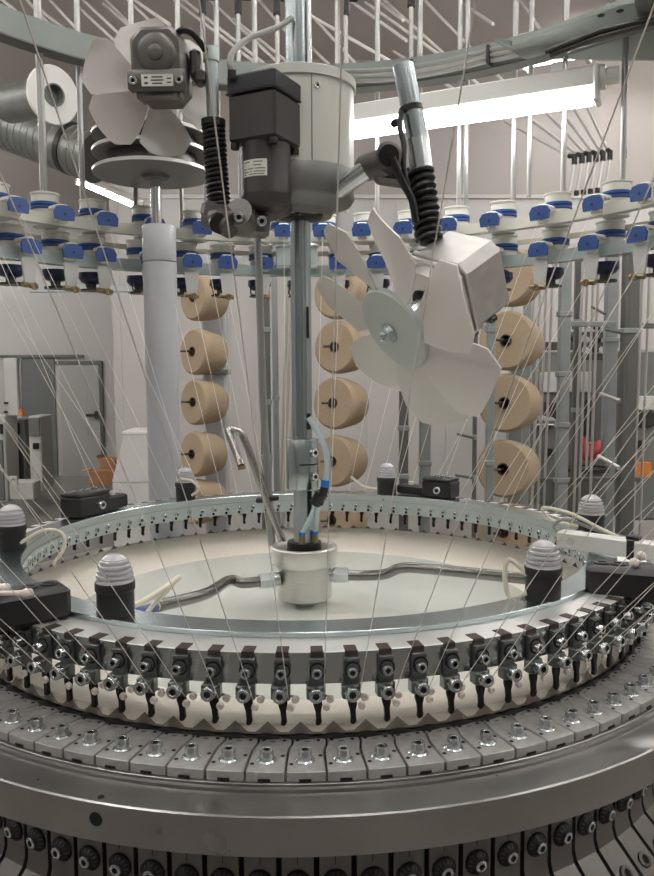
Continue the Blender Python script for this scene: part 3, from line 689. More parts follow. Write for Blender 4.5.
mb = MB(); mb.cyl(at(252, 217, -.16), at(285, 206, -.08), .03, n=20); mb.build('link_tube', ['cast_metal'], jl)
for px, py in ((239, 217), (262, 221)):
    q = at(px, py, -.25); mb = MB(); hexhead(mb, q, (0, -1, -.2), .014, .012); mb.build('clamp_screw', ['zinc', 'black_gap'], jl)

# ================================================================== YARN SUPPLY RINGS AND FEEDERS
def rail(name, label, R, z0, h, m, ribs):
    t = thing(name, label, 'feeder rail', (0, 0, z0))
    mb = MB(); mb.lathe([(R-.012, z0), (R+.012, z0), (R+.012, z0+h), (R-.012, z0+h)], n=128, closed=True); mb.build('rail_band', [m], t)
    mb = MB(); mb.lathe([(R-.0125, z0+.001), (R-.03, z0+.001), (R-.03, z0-.006), (R+.012, z0-.006)], n=128); mb.build('rail_lip', [m], t)
    return t
rail('feeder_rail', 'pale lower steel ring rail that carries the blue and cream feeders', 1.587, 1.02, .050, 'rail_mint', 0)
rail('feeder_rail', 'cream upper ring rail behind and above the lower feeder rail', 1.545, 1.182, .046, 'rail_white', 0)
mb = MB(); mb.lathe([(1.70, 1.135), (1.715, 1.135), (1.715, 1.158), (1.70, 1.158)], n=128, closed=True)
tag(mb.build('drive_belt', ['cable_cream'], loc=(0, 0, 1.135)), 'flat pale drive belt running between the two rows of feeders', 'belt')

def feeder(label, Rr, z, lower, grp):
    t = thing('yarn_feeder', label, 'yarn feeder', (0, 0, z), 0, grp); o = Rr
    mb = MB(); mb.lathe([(.0001, .158), (.056, .158), (.064, .156), (.064, .150), (.059, .145), (.059, .116), (.0001, .116)], (o+.085, 0, z), n=24); mb.build('upper_wheel', ['feeder_cream'], t)
    mb = MB(); mb.lathe([(.056, .116), (.064, .113), (.064, .103), (.057, .100), (.064, .097), (.064, .087), (.056, .083)], (o+.085, 0, z), n=24); mb.build('blue_band', ['feeder_blue'], t)
    mb = MB(); mb.lathe([(.0001, .083), (.057, .083), (.060, .03), (.055, .01), (.0001, .01)], (o+.085, 0, z), n=24); mb.build('lower_wheel', ['feeder_cream'], t)
    R = Matrix(((0, 0, 1), (1, 0, 0), (0, 1, 0)))
    out = [(-.044, -.026), (.044, -.026), (.049, .008), (.036, .030), (.0, .036), (-.036, .030), (-.049, .008)]
    mb = MB(); mb.prism(out, o-.088, o-.072, R, (0, 0, z+.046), bev=.004); q = Vector((o-.0885, 0, z+.044)); mb.cyl(q, q-Vector((.001, 0, 0)), .007, n=10, m=1); fp = mb.build('blue_flap', ['feeder_blue', 'feeder_navy'], t)
    mb = MB(); mb.box((o-.03, 0, z+.080), (.09, .05, .018), bev=.005); mb.box((o-.055, 0, z+.045), (.036, .05, .07), bev=.006); mb.build('feeder_body', ['feeder_cream'], t)
    if lower:
        mb = MB(); mb.prism([(-.036, 0), (.036, 0), (.024, -.105), (-.024, -.105)], o-.062, o-.05, R, (0, .0, z-.002), bev=.003); mb.build('guide_arm', ['feeder_arm'], t)
        mb = MB(); mb.lathe([(.0001, -.02), (.058, -.02), (.060, -.045), (.045, -.065), (.03, -.07), (.0001, -.07)], (o+.07, .012, z), n=20); mb.build('storage_drum', ['feeder_navy'], t)
        mb = MB(); mb.lathe([(.0001, -.07), (.022, -.07), (.022, -.092), (.052, -.096), (.052, -.104), (.0001, -.104)], (o+.07, .012, z), n=20); mb.tube(bez([(o+.02, .05, z-.03), (o+.01, .06, z-.09), (o-.04, .03, z-.105)]), .004, 6); mb.build('stop_plate', ['dark_steel'], t)
        mb = MB(); mb.cyl((o-.066, -.03, z-.118), (o-.066, .04, z-.112), .012, n=12); mb.lathe([(.008, 0), (.016, 0), (.016, .008), (.008, .008)], (o-.09, 0, z-.12), (-1, 0, 0), n=14, closed=True); mb.build('yarn_eye', ['brass'], t)
    return t
LOWA = [148, 140.5, 133.1, 127.1, 119, 111.2, 104.6, 97.8, 90.8, 83.6, 76.4, 69.2, 62, 54.65, 45.95, 36.7, 27.8, 19]
UPA = [151.5, 143.6, 135.3, 127.3, 118.4, 109.6, 101, 94, 86.5, 79, 71, 62.6, 54.4, 44.9, 34.9, 26, 17]
EYES = []
def row(angles, Rr, z, lower, grp, word):
    proto = None
    for i, a in enumerate(angles):
        lab = 'blue and cream yarn feeder, %s from the left on the %s rail' % (nth(i+1), word)
        if proto is None: proto = feeder(lab, Rr, z, lower, grp); t = proto
        else: t = dup(proto, label=lab)
        t.rotation_euler = (0, 0, math.radians(a)); EYES.append((a, Rr-.09, z-.12 if lower else z+.02))
row(LOWA, 1.587, 1.02, True, 'yarn feeders on the lower rail', 'lower')
row(UPA, 1.545, 1.172, False, 'yarn feeders on the upper rail', 'upper')

rj = thing('rail_joint', 'pale ribbed joint block on the lower rail, half hidden behind the shaft', 'joint block', at(297, 270, 1.50))
c = at(297, 257, 1.50)
mb = MB(); mb.box(c, (.21, .04, .125), bev=.006); mb.build('joint_block', ['rail_mint'], rj)
for dz in (-.052, .052):
    mb = MB(); mb.box(c+Vector((0, -.024, dz)), (.215, .016, .018), bev=.004); mb.build('joint_rib', ['zinc'], rj)
# tubes dropping onto the lower feeders
TA = [142.2, 134.9, 128.4, 119.5, 111.6, 105, 98.4, 91.4, 84, 77, 69.6, 61.4, 53.2, 44.7, 34.8, 25.5]
for i, a in enumerate(TA):
    q = pol(math.radians(a), 1.665)
    mb = MB(); mb.cyl((q.x, q.y, 1.187), (q.x, q.y, 2.75), .0128, n=12)
    tag(mb.build('yarn_tube', ['tube_steel']), 'shiny upright yarn tube, %s from the left above the lower feeders' % nth(i+1), 'tube', 'upright yarn tubes above the lower feeders')
i = 0
for px, top_y, bot_y in ((45, 0, 225), (205, 8, 224), (240, 8, 235), (278, 9, 240), (345, 9, 235), (409, 1, 232), (457, 0, 228), (527, 0, 224)):
    i += 1; b = atr(px+1.5, bot_y, 1.64); tz = atr(px, top_y, 1.64).z; b.z = 1.34
    el = top_y > 0
    t = thing('elbow_tube', 'thin upright yarn tube%s, %s from the left above the upper feeders' % (' with a black elbow' if el else '', nth(i)), 'tube', b, 0, 'yarn tubes above the upper feeders')
    mb = MB(); mb.cyl(b, (b.x, b.y, tz if el else tz+.5), .0115, n=12); mb.build('tube', ['tube_steel'], t)
    if el:
        q = Vector((b.x, b.y, tz)); mb = MB(); mb.cyl(q-Vector((0, 0, .03)), q+Vector((0, 0, .065)), .019, n=14); mb.cyl(q+Vector((0, 0, .055)), q+Vector((.055, .05, .075)), .018, n=14); mb.build('elbow', ['black_plastic'], t)

# slanting tubes under the ceiling
SL = [((5, 2), (38, 30), 7), ((27, 0), (72, 50), 8), ((50, 0), (104, 59), 8), ((52, 19), (127, 78), 8), ((84, 1), (160, 72), 8), ((88, 16), (148, 72), 8), ((106, 0), (190, 84), 8.5), ((113, 12), (157, 50), 8),
      ((128, 0), (170, 40), 8), ((140, 4), (166, 22), 7), ((190, 5), (272, 70), 8), ((190, 12), (262, 68), 8), ((213, 3), (284, 68), 8.5), ((245, 28), (300, 72), 8), ((262, 4), (290, 36), 8),
      ((313, 17), (395, 64), 6.5), ((325, 30), (372, 82), 7.5), ((314, 50), (340, 75), 8), ((352, 2), (400, 36), 7.5), ((376, 0), (400, 18), 8), ((382, 14), (458, 68), 7.5), ((386, 2), (478, 84), 8), ((424, 0), (500, 78), 8), ((404, 58), (452, 88), 8), ((466, 6), (490, 22), 8), ((520, 0), (552, 46), 8), ((636, 30), (654, 42), 7)]
for i, (a, b, Y) in enumerate(SL):
    p, q = at(a[0], a[1], Y+1.2), at(b[0], b[1], Y-.2); d = (q-p)
    mb = MB(); mb.cyl(p-d*.25, q+d*.12, .020, n=8)
    tag(mb.build('overhead_tube', ['tube_white']), 'slanting yarn tube under the ceiling, %s counted from the left' % nth(i+1), 'tube', 'slanting yarn tubes under the ceiling')
# cluster of slanting tubes with black elbows at the right
for i, (x, y) in enumerate(((450, 160), (464, 159), (476, 158.5), (488, 158), (501, 157), (513, 155.5), (573, 153))):
    x = (572, 576.5, 583.5, 590.5, 597.5, 604, 624)[i]; y = (157, 156, 155, 154, 153, 152, 150)[i]
for i, (x, y) in enumerate(((574.5, 159), (582, 158), (589, 157), (596, 156.5), (603, 155.5), (610, 154.5), (624, 153))):
    q = at(x, y, 4.6); w = at((505, 524, 542, 556, 571, 585, 622)[i], (121, 114, 108, 105, 104, 103, 100)[i], 5.2); b = at(x-5.5, 194-i*.9, 4.5)
    t = thing('elbow_tube', 'slanted tube with black elbow, %s from the left below the long lamp' % nth(i+1), 'tube', b, 0, 'elbow tubes in the cluster under the long lamp')
    mb = MB(); mb.cyl(w, q, .014, n=8); mb.build('slanting_tube', ['tube_grey'], t)
    mb = MB(); mb.cyl(q-Vector((.0, .0, .045)), q+Vector((0, 0, .03)), .024, n=12); mb.cyl(q+Vector((0, 0, .022)), q+(w-q).normalized()*.07, .022, n=12); mb.build('elbow', ['black_plastic'], t)
    mb = MB(); mb.cyl(q-Vector((0, 0, .03)), b, .011, n=8); mb.build('drop_tube', ['tube_steel'], t)
    mb = MB(); mb.cyl(b+Vector((0, 0, .02)), b-Vector((0, 0, .02)), .022, n=10); mb.build('end_clip', ['black_plastic'], t)
for i, (x0, y0, x1, y1) in enumerate(((426, 148, 446, 168), (430, 160, 440, 172), (434, 165, 452, 178))):
    pass

# big overhead support ring, light fitting and bracket
tr = thing('support_ring', 'big mint grey ring overhead that holds the tubes and the long lamp', 'support ring', (0, 0, 1.955))
mb = MB(); mb.lathe([(1.60, 1.955), (1.66, 1.955), (1.66, 2.055), (1.60, 2.055)], n=128, closed=True, a0=math.radians(-30), a1=math.radians(210)) if False else mb.lathe([(1.585, 1.945), (1.645, 1.945), (1.645, 2.06), (1.585, 2.06)], n=128, closed=True); mb.build('ring_band', ['mint_dark'], tr)
mb = MB(); mb.lathe([(1.575, 1.945), (1.66, 1.945), (1.66, 1.938), (1.575, 1.938)], n=128, closed=True); mb.build('ring_flange', ['post_dark'], tr)
p0 = at(352, 136, 1.48); p1 = at(596, 84, .98); p1.z = p0.z = (p0.z+p1.z)/2
lf = thing('long_lamp', 'long bright white tube lamp hanging under the overhead ring at the right', 'lamp', (p0+p1)/2)
d = (p1-p0).normalized(); pL = p0-d*.25
mb = MB(); d, s, u = bar_between(mb, pL, p1, .085, .085, bev=.006); Rl = Matrix((d, s, u)).transposed()
mb.v = [v+u*.06 for v in mb.v]; mb.build('lamp_housing', ['lamp_white'], lf)
mb = MB(); mb.tube([pL-u*.005, p1-d*.015-u*.005], .047, 20); mb.build('lamp_tube', ['glow_near'], lf)
mb = MB(); mb.box(p1+d*.006+u*.03, (.03, .11, .16), Rl, bev=.01); mb.build('end_cap', ['lamp_white'], lf)
mb = MB(); mb.cyl(p1+d*.02+u*.06, p1+d*.04+u*.06, .05, n=20); mb.cyl(p1+d*.04+u*.06, p1+d*.095+u*.06, .034, n=20); mb.build('cap_plug', ['lamp_white'], lf)
mb = MB(); mb.box(p1-d*.16+u*.125-s*.02, (.06, .05, .06), Rl, bev=.005); mb.build('hanger_clip', ['cast_silver'], lf)
t = thing('cable_run', 'grey cables strapped along the overhead ring above the long lamp', 'cable', at(450, 72, 1.45))
for off, mname in ((0, 'cable_grey'), (.022, 'tube_grey'), (.044, 'cable_grey')):
    pts = [pol(math.radians(a), 1.55-off*.3, 1.965+off-.012*abs(math.sin(a*.11))) for a in range(84, 38, -4)]
    mb = MB(); mb.tube(bez(pts, 4), .011, 8); mb.build('cable', [mname], t)
for a in (56, 70):
    q = pol(math.radians(a), 1.545, 1.985); mb = MB(); mb.box(q, (.06, .014, .085), rotz(math.radians(a)), bev=.003); mb.build('cable_strap', ['black_plastic'], t)
bk = thing('ring_bracket', 'mint steel bracket plate at the top right corner with cables and bolt holes', 'bracket', at(610, 20, .75))
q = at(610, 4, .62); q2 = at(640, 36, .62)
mb = MB(); c0 = at(612, 8, .7); mb.prism([(-.38, .32), (-.30, .36), (.02, -.02), (.30, -.14), (.62, -.16), (.62, .5), (-.2, .5)], 0, .02, Matrix.Identity(3), c0, bev=.004); mb.build('bracket_plate', ['mint_dark'], bk)
mb = MB(); mb.box(c0+Vector((.11, -.045, -.02)), (.05, .26, .05), rotz(-.5), bev=.004); mb.box(c0+Vector((.22, .0, .08)), (.06, .25, .2), rotz(-.1), bev=.004); mb.build('bracket_arm', ['post_dark'], bk)
mb = MB()
for x, y in ((-.02, .06), (.04, .02)): mb.cyl(c0+Vector((x, y, -.001)), c0+Vector((x, y, -.003)), .014, n=12)
mb.build('bolt_hole', ['black_gap'], bk)
mb = MB(); mb.tube([at(545, 52, .8), at(600, 31, .72), at(680, 12, .6)], .012, 8); mb.tube([at(550, 56, .8), at(600, 37, .72), at(680, 16, .6)], .010, 8); mb.build('bracket_cable', ['dark_steel'], bk)
mb = MB(); mb.tube([at(566, 48, .82), at(572, 44, .80), at(654, 24, .66)], .022, 8); mb.build('bracket_pipe', ['post_dark'], bk)

# grey cylinder with the three large pulleys on its rod
gc = at(163, 400, 1.22)
g = thing('lift_cylinder', 'tall light grey cylinder standing behind the ring at the left', 'cylinder', (gc.x, gc.y, FL))
zt = at(163, 226, 1.22).z; zs = at(163, 262, 1.22).z
mb = MB(); mb.cyl((gc.x, gc.y, FL), (gc.x, gc.y, zs-.004), .0765, n=40); mb.build('cylinder_body', ['grey_paint'], g)
mb = MB(); mb.lathe([(.0001, zt), (.072, zt), (.0765, zt-.006), (.0765, zs+.003), (.075, zs), (.0001, zs)], (gc.x, gc.y, 0), n=40); mb.build('cylinder_cap', ['grey_paint'], g)
zd = at(158, 176, 1.22).z
mb = MB(); mb.cyl((gc.x-.01, gc.y, zt-.05), (gc.x-.01, gc.y, zd), .0245, n=24); mb.build('piston_rod', ['chrome'], g)
pk = thing('pulley_stack', 'stack of three large grey pulley discs on top of the lift cylinder rod', 'pulley', (gc.x-.01, gc.y, zd-.01))
dx = at(152.5, 175, 1.22)
for j, (z, nm) in enumerate(((0, 'disc_grey'), (.085, 'disc_grey'), (.16, 'disc_grey'))):
    mb = MB(); mb.lathe([(.0001, zd+z), (.262, zd+z), (.266, zd+z+.004), (.266, zd+z+.016), (.262, zd+z+.02), (.0001, zd+z+.02)], (dx.x, gc.y, 0), n=64, ms=[0, 0, 1, 1, 0]); mb.build('pulley_disc', [nm, 'rim_light'], pk)
for z in (.02, .105):
    mb = MB(); mb.cyl((dx.x, gc.y, zd+z), (dx.x, gc.y, zd+z+.066), .20, n=48); mb.build('pulley_core', ['dark_steel'], pk)
mb = MB(); mb.lathe([(.025, zd-.012), (.055, zd-.012), (.065, zd), (.065, zd+.002)], (gc.x-.01, gc.y, 0), n=32); mb.build('bearing', ['dark_steel'], pk)

# ================================================================== CREEL: cones, posts
def cone(label, c, ax, R, L, grp, peg):
    t = thing('yarn_cone', label, 'yarn cone', (c.x, c.y, c.z-R), 0, grp)
    ax = Vector(ax).normalized()       # from the back end towards the front face
    pr = [(R*.2, 0), (R*.9, .004), (R*.98, -.012*1), (R, -.035), (R*.985, -.09), (R*.87, -L*.80), (R*.80, -L*.93), (R*.72, -L), (R*.2, -L)]
    mb = MB(); mb.lathe(pr, c, ax, n=48); mb.build('yarn_body', ['cone_yarn'], t)
    mb = MB(); mb.lathe([(R*.205, -L), (R*.205, .012), (R*.17, .012), (R*.17, -.12), (.0001, -.12)], c, ax, n=24); mb.build('cone_tube', ['cone_core'], t)
    mb = MB(); mb.cyl(c-ax*.1, c+ax*.07, .012, n=8); mb.cyl(c+ax*.06, c+ax*.06+Vector(peg), .011, n=8); mb.build('holder_peg', ['dark_steel'], t)
for col, (word, Y, R, L, ax, pts) in enumerate((
    ('column behind the grey cylinder', 4.9, .218, .30, (-.74, -.67, .06), ((193, 297), (192.5, 351.5), (193, 402), (192, 454), (192, 502))),
    ('column just right of the shaft', 4.1, .222, .30, (-.63, -.77, .06), ((334, 292), (334.5, 347), (333, 403), (332, 461), (332, 520))),
    ('column right of the fan', 3.6, .232, .36, (-.58, -.81, .05), ((505, 276), (506, 340.5), (504.5, 403), (503, 469), (503, 532))))):
    for i, (px, py) in enumerate(pts):
        cone('beige yarn cone, %s from the top in the %s' % (nth(i+1), word), at(px, py, Y), ax, R, L, 'yarn cones on the creel', (-.06, -.02, .0))
def post(label, px0, px1, y0, y1, Y, m, clamps=(), dbl=False, name='creel_post'):
    a = at((px0+px1)/2, y0, Y); b = at((px0+px1)/2, y1, Y); w = (px1-px0)/F*(Y+D)
    t = thing(name, label, 'post', (b.x, b.y, FL), 0, 'upright posts of the yarn creel')
    mb = MB(); mb.box((b.x, b.y, (a.z+FL)/2), (w, w*.8, a.z-FL), bev=w*.08); mb.box((b.x-w*.18, b.y-w*.41, (a.z+FL)/2), (w*.12, w*.05, a.z-FL)); mb.build('post_profile', [m], t)
    for cy in clamps:
        q = at((px0+px1)/2, cy, Y); mb = MB(); mb.box((b.x, b.y, q.z), (w*1.25, w, .05), bev=.008); mb.build('post_clamp', ['post_grey'], t)
    return t
post('grey creel post behind the cones beside the grey cylinder', 206, 229, 250, 500, 5.35, 'grey_paint', (372,))
post('grey steel creel post just left of the shaft with clip brackets', 262, 272, 235, 500, 4.3, 'post_dark', (330, 402, 457))
post('brown grey creel post right of the first one left of the shaft', 274, 280, 235, 500, 4.6, 'post_grey', (398,))
post('dark creel post right of the middle cones with green clips', 399, 408, 285, 500, 4.2, 'post_dark', (310, 360, 428, 476))
post('pale grey creel post beside the dark one right of the middle cones', 419, 430, 285, 500, 4.4, 'post_grey', (402, 463))
post('mint creel post in front of the right cones', 485, 493, 300, 500, 3.2, 'post_grey', (330, 463))
post('thin creel rod left of the right cones', 472, 476, 330, 500, 3.5, 'post_dark', (397, 437, 477))
post('mint creel post right of the right cones', 521, 528, 250, 490, 4.5, 'post_grey', (330, 395))
post('pale creel post near the middle of the right background', 555, 566, 250, 520, 4.3, 'post_grey', (314, 374, 425, 480))
post('broad dark creel post in the right background', 617, 632, 240, 520, 4.6, 'post_dark', (331,))
post('grey creel post behind the broad dark one at the right', 600, 612, 240, 520, 5.6, 'post_grey', (340, 460))
post('slim grey creel post next to the pale one at the right', 570, 577, 250, 520, 5.0, 'post_dark', (322, 410))
# hanging yarn tubes in the creel
XT = [283, 287, 292, 498, 512, 533, 539, 545, 551, 581, 586, 592, 597, 641, 648]
for i, x in enumerate(XT):
    Y = 4.9 + (i % 3)*.25
    a = at(x+(2 if x > 400 else 6), 262, Y); b = at(x-(8 if x > 400 else 4), 505, Y); b = a+(b-a)*((FL-a.z)/(b.z-a.z))
    mb = MB(); mb.tube([a, (a+b)/2+Vector((.01, 0, 0)), b], .014, 8)
    tag(mb.build('creel_tube', ['tube_grey']), 'thin pale yarn tube hanging in the creel, %s from the left' % nth(i+1), 'tube', 'thin yarn tubes hanging in the creel')
for i, (x0, y0, x1, y1, Y) in enumerate(((600, 394, 620, 401, 3.6), (598, 456, 619, 468, 3.4), (592, 307, 605, 314, 4.2), (606, 330, 622, 333, 4.2), (460, 396, 474, 400, 3.6), (458, 434, 474, 438, 3.6), (456, 475, 472, 478, 3.6))):
    mb = MB(); mb.cyl(at(x0, y0, Y), at(x1, y1, Y-.15), .018 if i < 2 else .011, n=10)
    tag(mb.build('peg_rod', ['tube_steel' if i < 2 else 'post_dark']), ('bright steel cone peg, %s of two in the right background' % ('upper', 'lower')[i]) if i < 2 else 'small dark creel peg, %s of the short pegs counted from the right' % nth(i-1), 'peg', 'empty creel pegs')
# horizontal creel bars
for i, (x0, x1, y, Y, h, m) in enumerate(((565, 616, 324, 4.7, .05, 'post_grey'), (540, 640, 480, 5.0, .045, 'post_dark'), (410, 470, 291, 5.5, .03, 'rail_mint'), (632, 700, 326, 5.2, .05, 'post_dark'), (30, 150, 289, 5.6, .07, 'rail_mint'))):
    a = at(x0, y, Y); b = at(x1, y, Y); b.z = a.z
    mb = MB(); bar_between(mb, a, b, .05, h, bev=.006)
    tag(mb.build('creel_bar', [m]), ('mint cross bar between the right creel posts', 'dark low cross bar among the right creel posts', 'thin pale cross bar behind the right fan', 'dark cross bar at the right edge of the creel', 'pale grey cross bar below the feeders at the left')[i], 'bar')

# ================================================================== ROOM
YW, YP, XL, XR, YB, ZC = 27.0, 12.5, -15.0, 14.0, -12.0, 6.3
def slab(name, c, s, m):
    mb = MB(); mb.box(c, s); o = mb.build(name, [m], loc=(c[0], c[1], c[2])); return struct(o)
slab('floor', ((XL+XR)/2, (YW+YB)/2, FL-.1), (XR-XL+1, YW-YB+1, .2), 'floor_paint')
slab('ceiling', ((XL+XR)/2, (YW+YB)/2, ZC+.1), (XR-XL+1, YW-YB+1, .2), 'ceiling_paint')
slab('wall_left', (XL-.1, (YW+YB)/2, (ZC+FL)/2), (.2, YW-YB, ZC-FL), 'wall_paint')
slab('wall_right', (XR+.1, (YW+YB)/2, (ZC+FL)/2), (.2, YW-YB, ZC-FL), 'wall_paint')
slab('wall_front', ((XL+XR)/2, YB-.1, (ZC+FL)/2), (XR-XL, .2, ZC-FL), 'wall_dark')
slab('wall_back', ((XL+XR)/2, YW+.1, (ZC+FL)/2), (XR-XL, .2, ZC-FL), 'wall_paint')
xp = at(116, 440, YP).x
o = slab('wall_partition', ((xp+XR)/2, YP+.1, (ZC+FL)/2), (XR-xp, .2, ZC-FL), 'panel_grey')
for i, px in enumerate((122, 230, 257, 368, 397, 447)):
    x = at(px, 400, YP).x; mb = MB(); mb.box((x, YP-.012, (ZC+FL)/2), (.03, .02, ZC-FL)); struct(mb.build('trim_%d' % (i+1), ['wall_paint'], loc=(x, YP, FL)))
zt_ = at(430, 197, YP).z; xu = at(150, 197, YP).x; slab('wall_upper', ((xu+XR)/2, YP-.02, (ZC+zt_)/2), (XR-xu, .03, ZC-zt_), 'wall_taupe'); mb = MB(); mb.box(((xp+XR)/2, YP-.03, zt_), (XR-xp, .05, .07)); struct(mb.build('trim_7', ['wall_paint'], loc=(0, YP, zt_)))
# door and dark recess in the back wall
Yd = YW
a = at(60, 364, Yd); b = at(102, 468, Yd)
dz = b.z
dd = bpy.data.objects.new('door_1', None); C.objects.link(dd); dd.location = V((a.x+b.x)/2, Yd-.05, FL); ORG[dd] = Vector(((a.x+b.x)/2, Yd-.05, FL)); struct(dd)
cxd, wd, ht = (a.x+b.x)/2, (b.x-a.x), a.z-FL
mb = MB(); mb.box((cxd, Yd-.06, FL+ht/2), (wd, .08, ht)); mb.box((cxd+wd*.16, Yd-.105, FL+ht*.62), (.03, .02, ht*.5)); mb.build('door_leaf', ['door_grey'], dd)
mb = MB(); mb.box((cxd, Yd-.08, FL+ht+.05), (wd+.3, .14, .12)); mb.box((cxd+wd/2+.08, Yd-.08, FL+ht/2), (.12, .14, ht)); mb.build('door_frame', ['post_dark'], dd)
mb = MB(); q = at(92, 415, Yd-.2); mb.box(q, (.42, .1, .09)); mb.box(q+Vector((.16, 0, 0)), (.12, .08, .3)); mb.build('door_handle', ['dark_steel'], dd)
a = at(20, 358, Yd); b = at(58, 462, Yd)
wr = bpy.data.objects.new('window_1', None); C.objects.link(wr); wr.location = V((a.x+b.x)/2, Yd-.05, FL); ORG[wr] = Vector(((a.x+b.x)/2, Yd-.05, FL)); struct(wr)
mb = MB(); mb.box(((a.x+b.x)/2, Yd-.04, (a.z+FL)/2), (b.x-a.x, .06, a.z-FL)); mb.build('shutter_panel', ['recess_grey'], wr)
mb = MB(); mb.box(((a.x+b.x)/2+.2, Yd-.08, a.z+.06), (b.x-a.x+1.8, .16, .1)); mb.build('shutter_frame', ['post_dark'], wr)

# far left machine cabinets
def cab(name, label, px0, px1, y0, y1, Y, m, dp=1.0, cat='cabinet', extra=None):
    a = at(px0, y0, Y); b = at(px1, y1, Y); zb = b.z
    t = thing(name, label, cat, ((a.x+b.x)/2, Y+dp/2, zb))
    mb = MB(); mb.box(((a.x+b.x)/2, Y+dp/2, (a.z+zb)/2), (b.x-a.x, dp, a.z-zb), bev=.03); mb.build('cabinet_body', [m], t)
    for (x0, yy0, x1, yy1, mm, nm) in extra or ():
        p = at(x0, yy0, Y-.03); q = at(x1, yy1, Y-.03); mb = MB(); mb.box(((p.x+q.x)/2, Y-.03, (p.z+q.z)/2), (abs(q.x-p.x), .08, abs(p.z-q.z)), bev=.01); mb.build(nm, [mm], t)
    return t
zf = lambda Y: 372+F*(H-FL)/(Y+D)*1.0
cab('machine_cabinet', 'tall grey machine cabinet at the left edge below the white panel', -25, 8, 416, 503, 20.0, 'cabinet_grey', extra=((0, 424, 3, 434, 'black_plastic', 'gauge'), (-10, 440, 5, 500, 'recess_grey', 'side_door')))
cab('machine_cabinet', 'narrow grey machine cabinet with a black round knob beside the dark shutter', 28, 43, 416, 492, 20.0, 'cabinet_grey', extra=((33, 443, 39, 449, 'black_plastic', 'round_knob'), (29, 418, 40, 436, 'recess_grey', 'grey_window'), (35, 480, 40, 486, 'dark_steel', 'small_hatch')))
cab('machine_housing', 'dark open machine frame between the two grey cabinets at the left', 9, 27, 419, 480, 21.2, 'recess_grey', cat='machine', extra=((9, 423, 20, 434, 'black_plastic', 'dark_opening'), (8, 450, 24, 482, 'dark_steel', 'lower_opening')))
cab('pump_box', 'small white box standing between the grey cabinets at the left', 9, 34, 482, 500, 18.8, 'cabinet_grey', cat='box', dp=.6, extra=((11, 478, 15, 481, 'black_plastic', 'small_vent'), (10, 476, 18, 490, 'cabinet_grey', 'raised_cover')))
cab('wall_panel', 'large white panel standing on the machine cabinets at the left edge', 3, 19, 358, 416, 20.2, 'panel_white', cat='panel', dp=.2, extra=((4, 402, 8, 404, 'black_plastic', 'upper_hinge'), (4, 411, 8, 413, 'black_plastic', 'lower_hinge')))
t = thing('signal_pole', 'thin pole with an orange foot beside the white panel at the left', 'pole', at(21.5, 416, 20))
mb = MB(); mb.cyl(at(21, 358, 20), at(21.5, 413, 20), .03, n=8); mb.build('pole_rod', ['post_grey'], t)
mb = MB(); mb.cyl(at(21.5, 409, 20), at(21.5, 415.5, 20), .05, .09, n=10); mb.build('orange_foot', ['orange'], t)
# white bin and cartons beside the partition
Yc = 11.2
t = thing('white_bin', 'white plastic bin with a slanting side standing before the partition wall', 'bin', at(133, 508, Yc))
a = at(124, 434, Yc); b = at(150, 434, Yc); c0 = at(112, 482, Yc); d0 = at(152, 482, Yc)
mb = MB(); Y1 = Yc+.9
vs = [(c0.x, Yc, c0.z), (d0.x, Yc, c0.z), (b.x, Yc, a.z), (a.x, Yc, a.z)]; vs += [(x, Y1, z) for x, _, z in vs]
mb.add(vs, [(0, 1, 2, 3), (7, 6, 5, 4), (0, 4, 5, 1), (1, 5, 6, 2), (2, 6, 7, 3), (3, 7, 4, 0)]); mb.build('bin_body', ['panel_white'], t)
mb = MB(); mb.box(((a.x+b.x)/2, (Yc+Y1)/2, a.z+.02), (b.x-a.x+.06, Y1-Yc+.06, .06), bev=.01); mb.build('bin_rim', ['lamp_white'], t)
mb = MB(); e0 = at(113, 482, Yc); mb.box(((c0.x+d0.x)/2, (Yc+Y1)/2, (c0.z+FL)/2), (d0.x-c0.x, Y1-Yc, c0.z-FL), bev=.03); mb.build('bin_base', ['cabinet_grey'], t)
def carton(label, px0, px1, y0, y1, Y, rz, flap):
    a = at(px0, y0, Y); b = at(px1, y1, Y); w = b.x-a.x; h = a.z-b.z
    t = thing('carton', label, 'carton', ((a.x+b.x)/2, Y, b.z), rz, 'brown cartons by the partition')
    c = Vector(((a.x+b.x)/2, Y, b.z)); mb = MB(); mb.box(c+Vector((0, 0, h/2)), (w, w*.7, h), bev=.01); mb.build('carton_box', ['carton'], t)
    for sx in (-1, 1):
        mb = MB(); mb.box(c+Vector((sx*w*.6, 0, h*1.05)), (w*.3, w*.66, .02), Matrix.Rotation(sx*flap, 3, 'Y')); mb.build('carton_flap', ['carton'], t)
carton('brown cardboard carton with open flaps on the floor left of the white bin', 90, 117, 470, 484, 14.5, .2, .3)
carton('smaller brown carton with a raised flap behind the white bin', 101, 118, 458, 468, 15.2, -.2, -1.0)
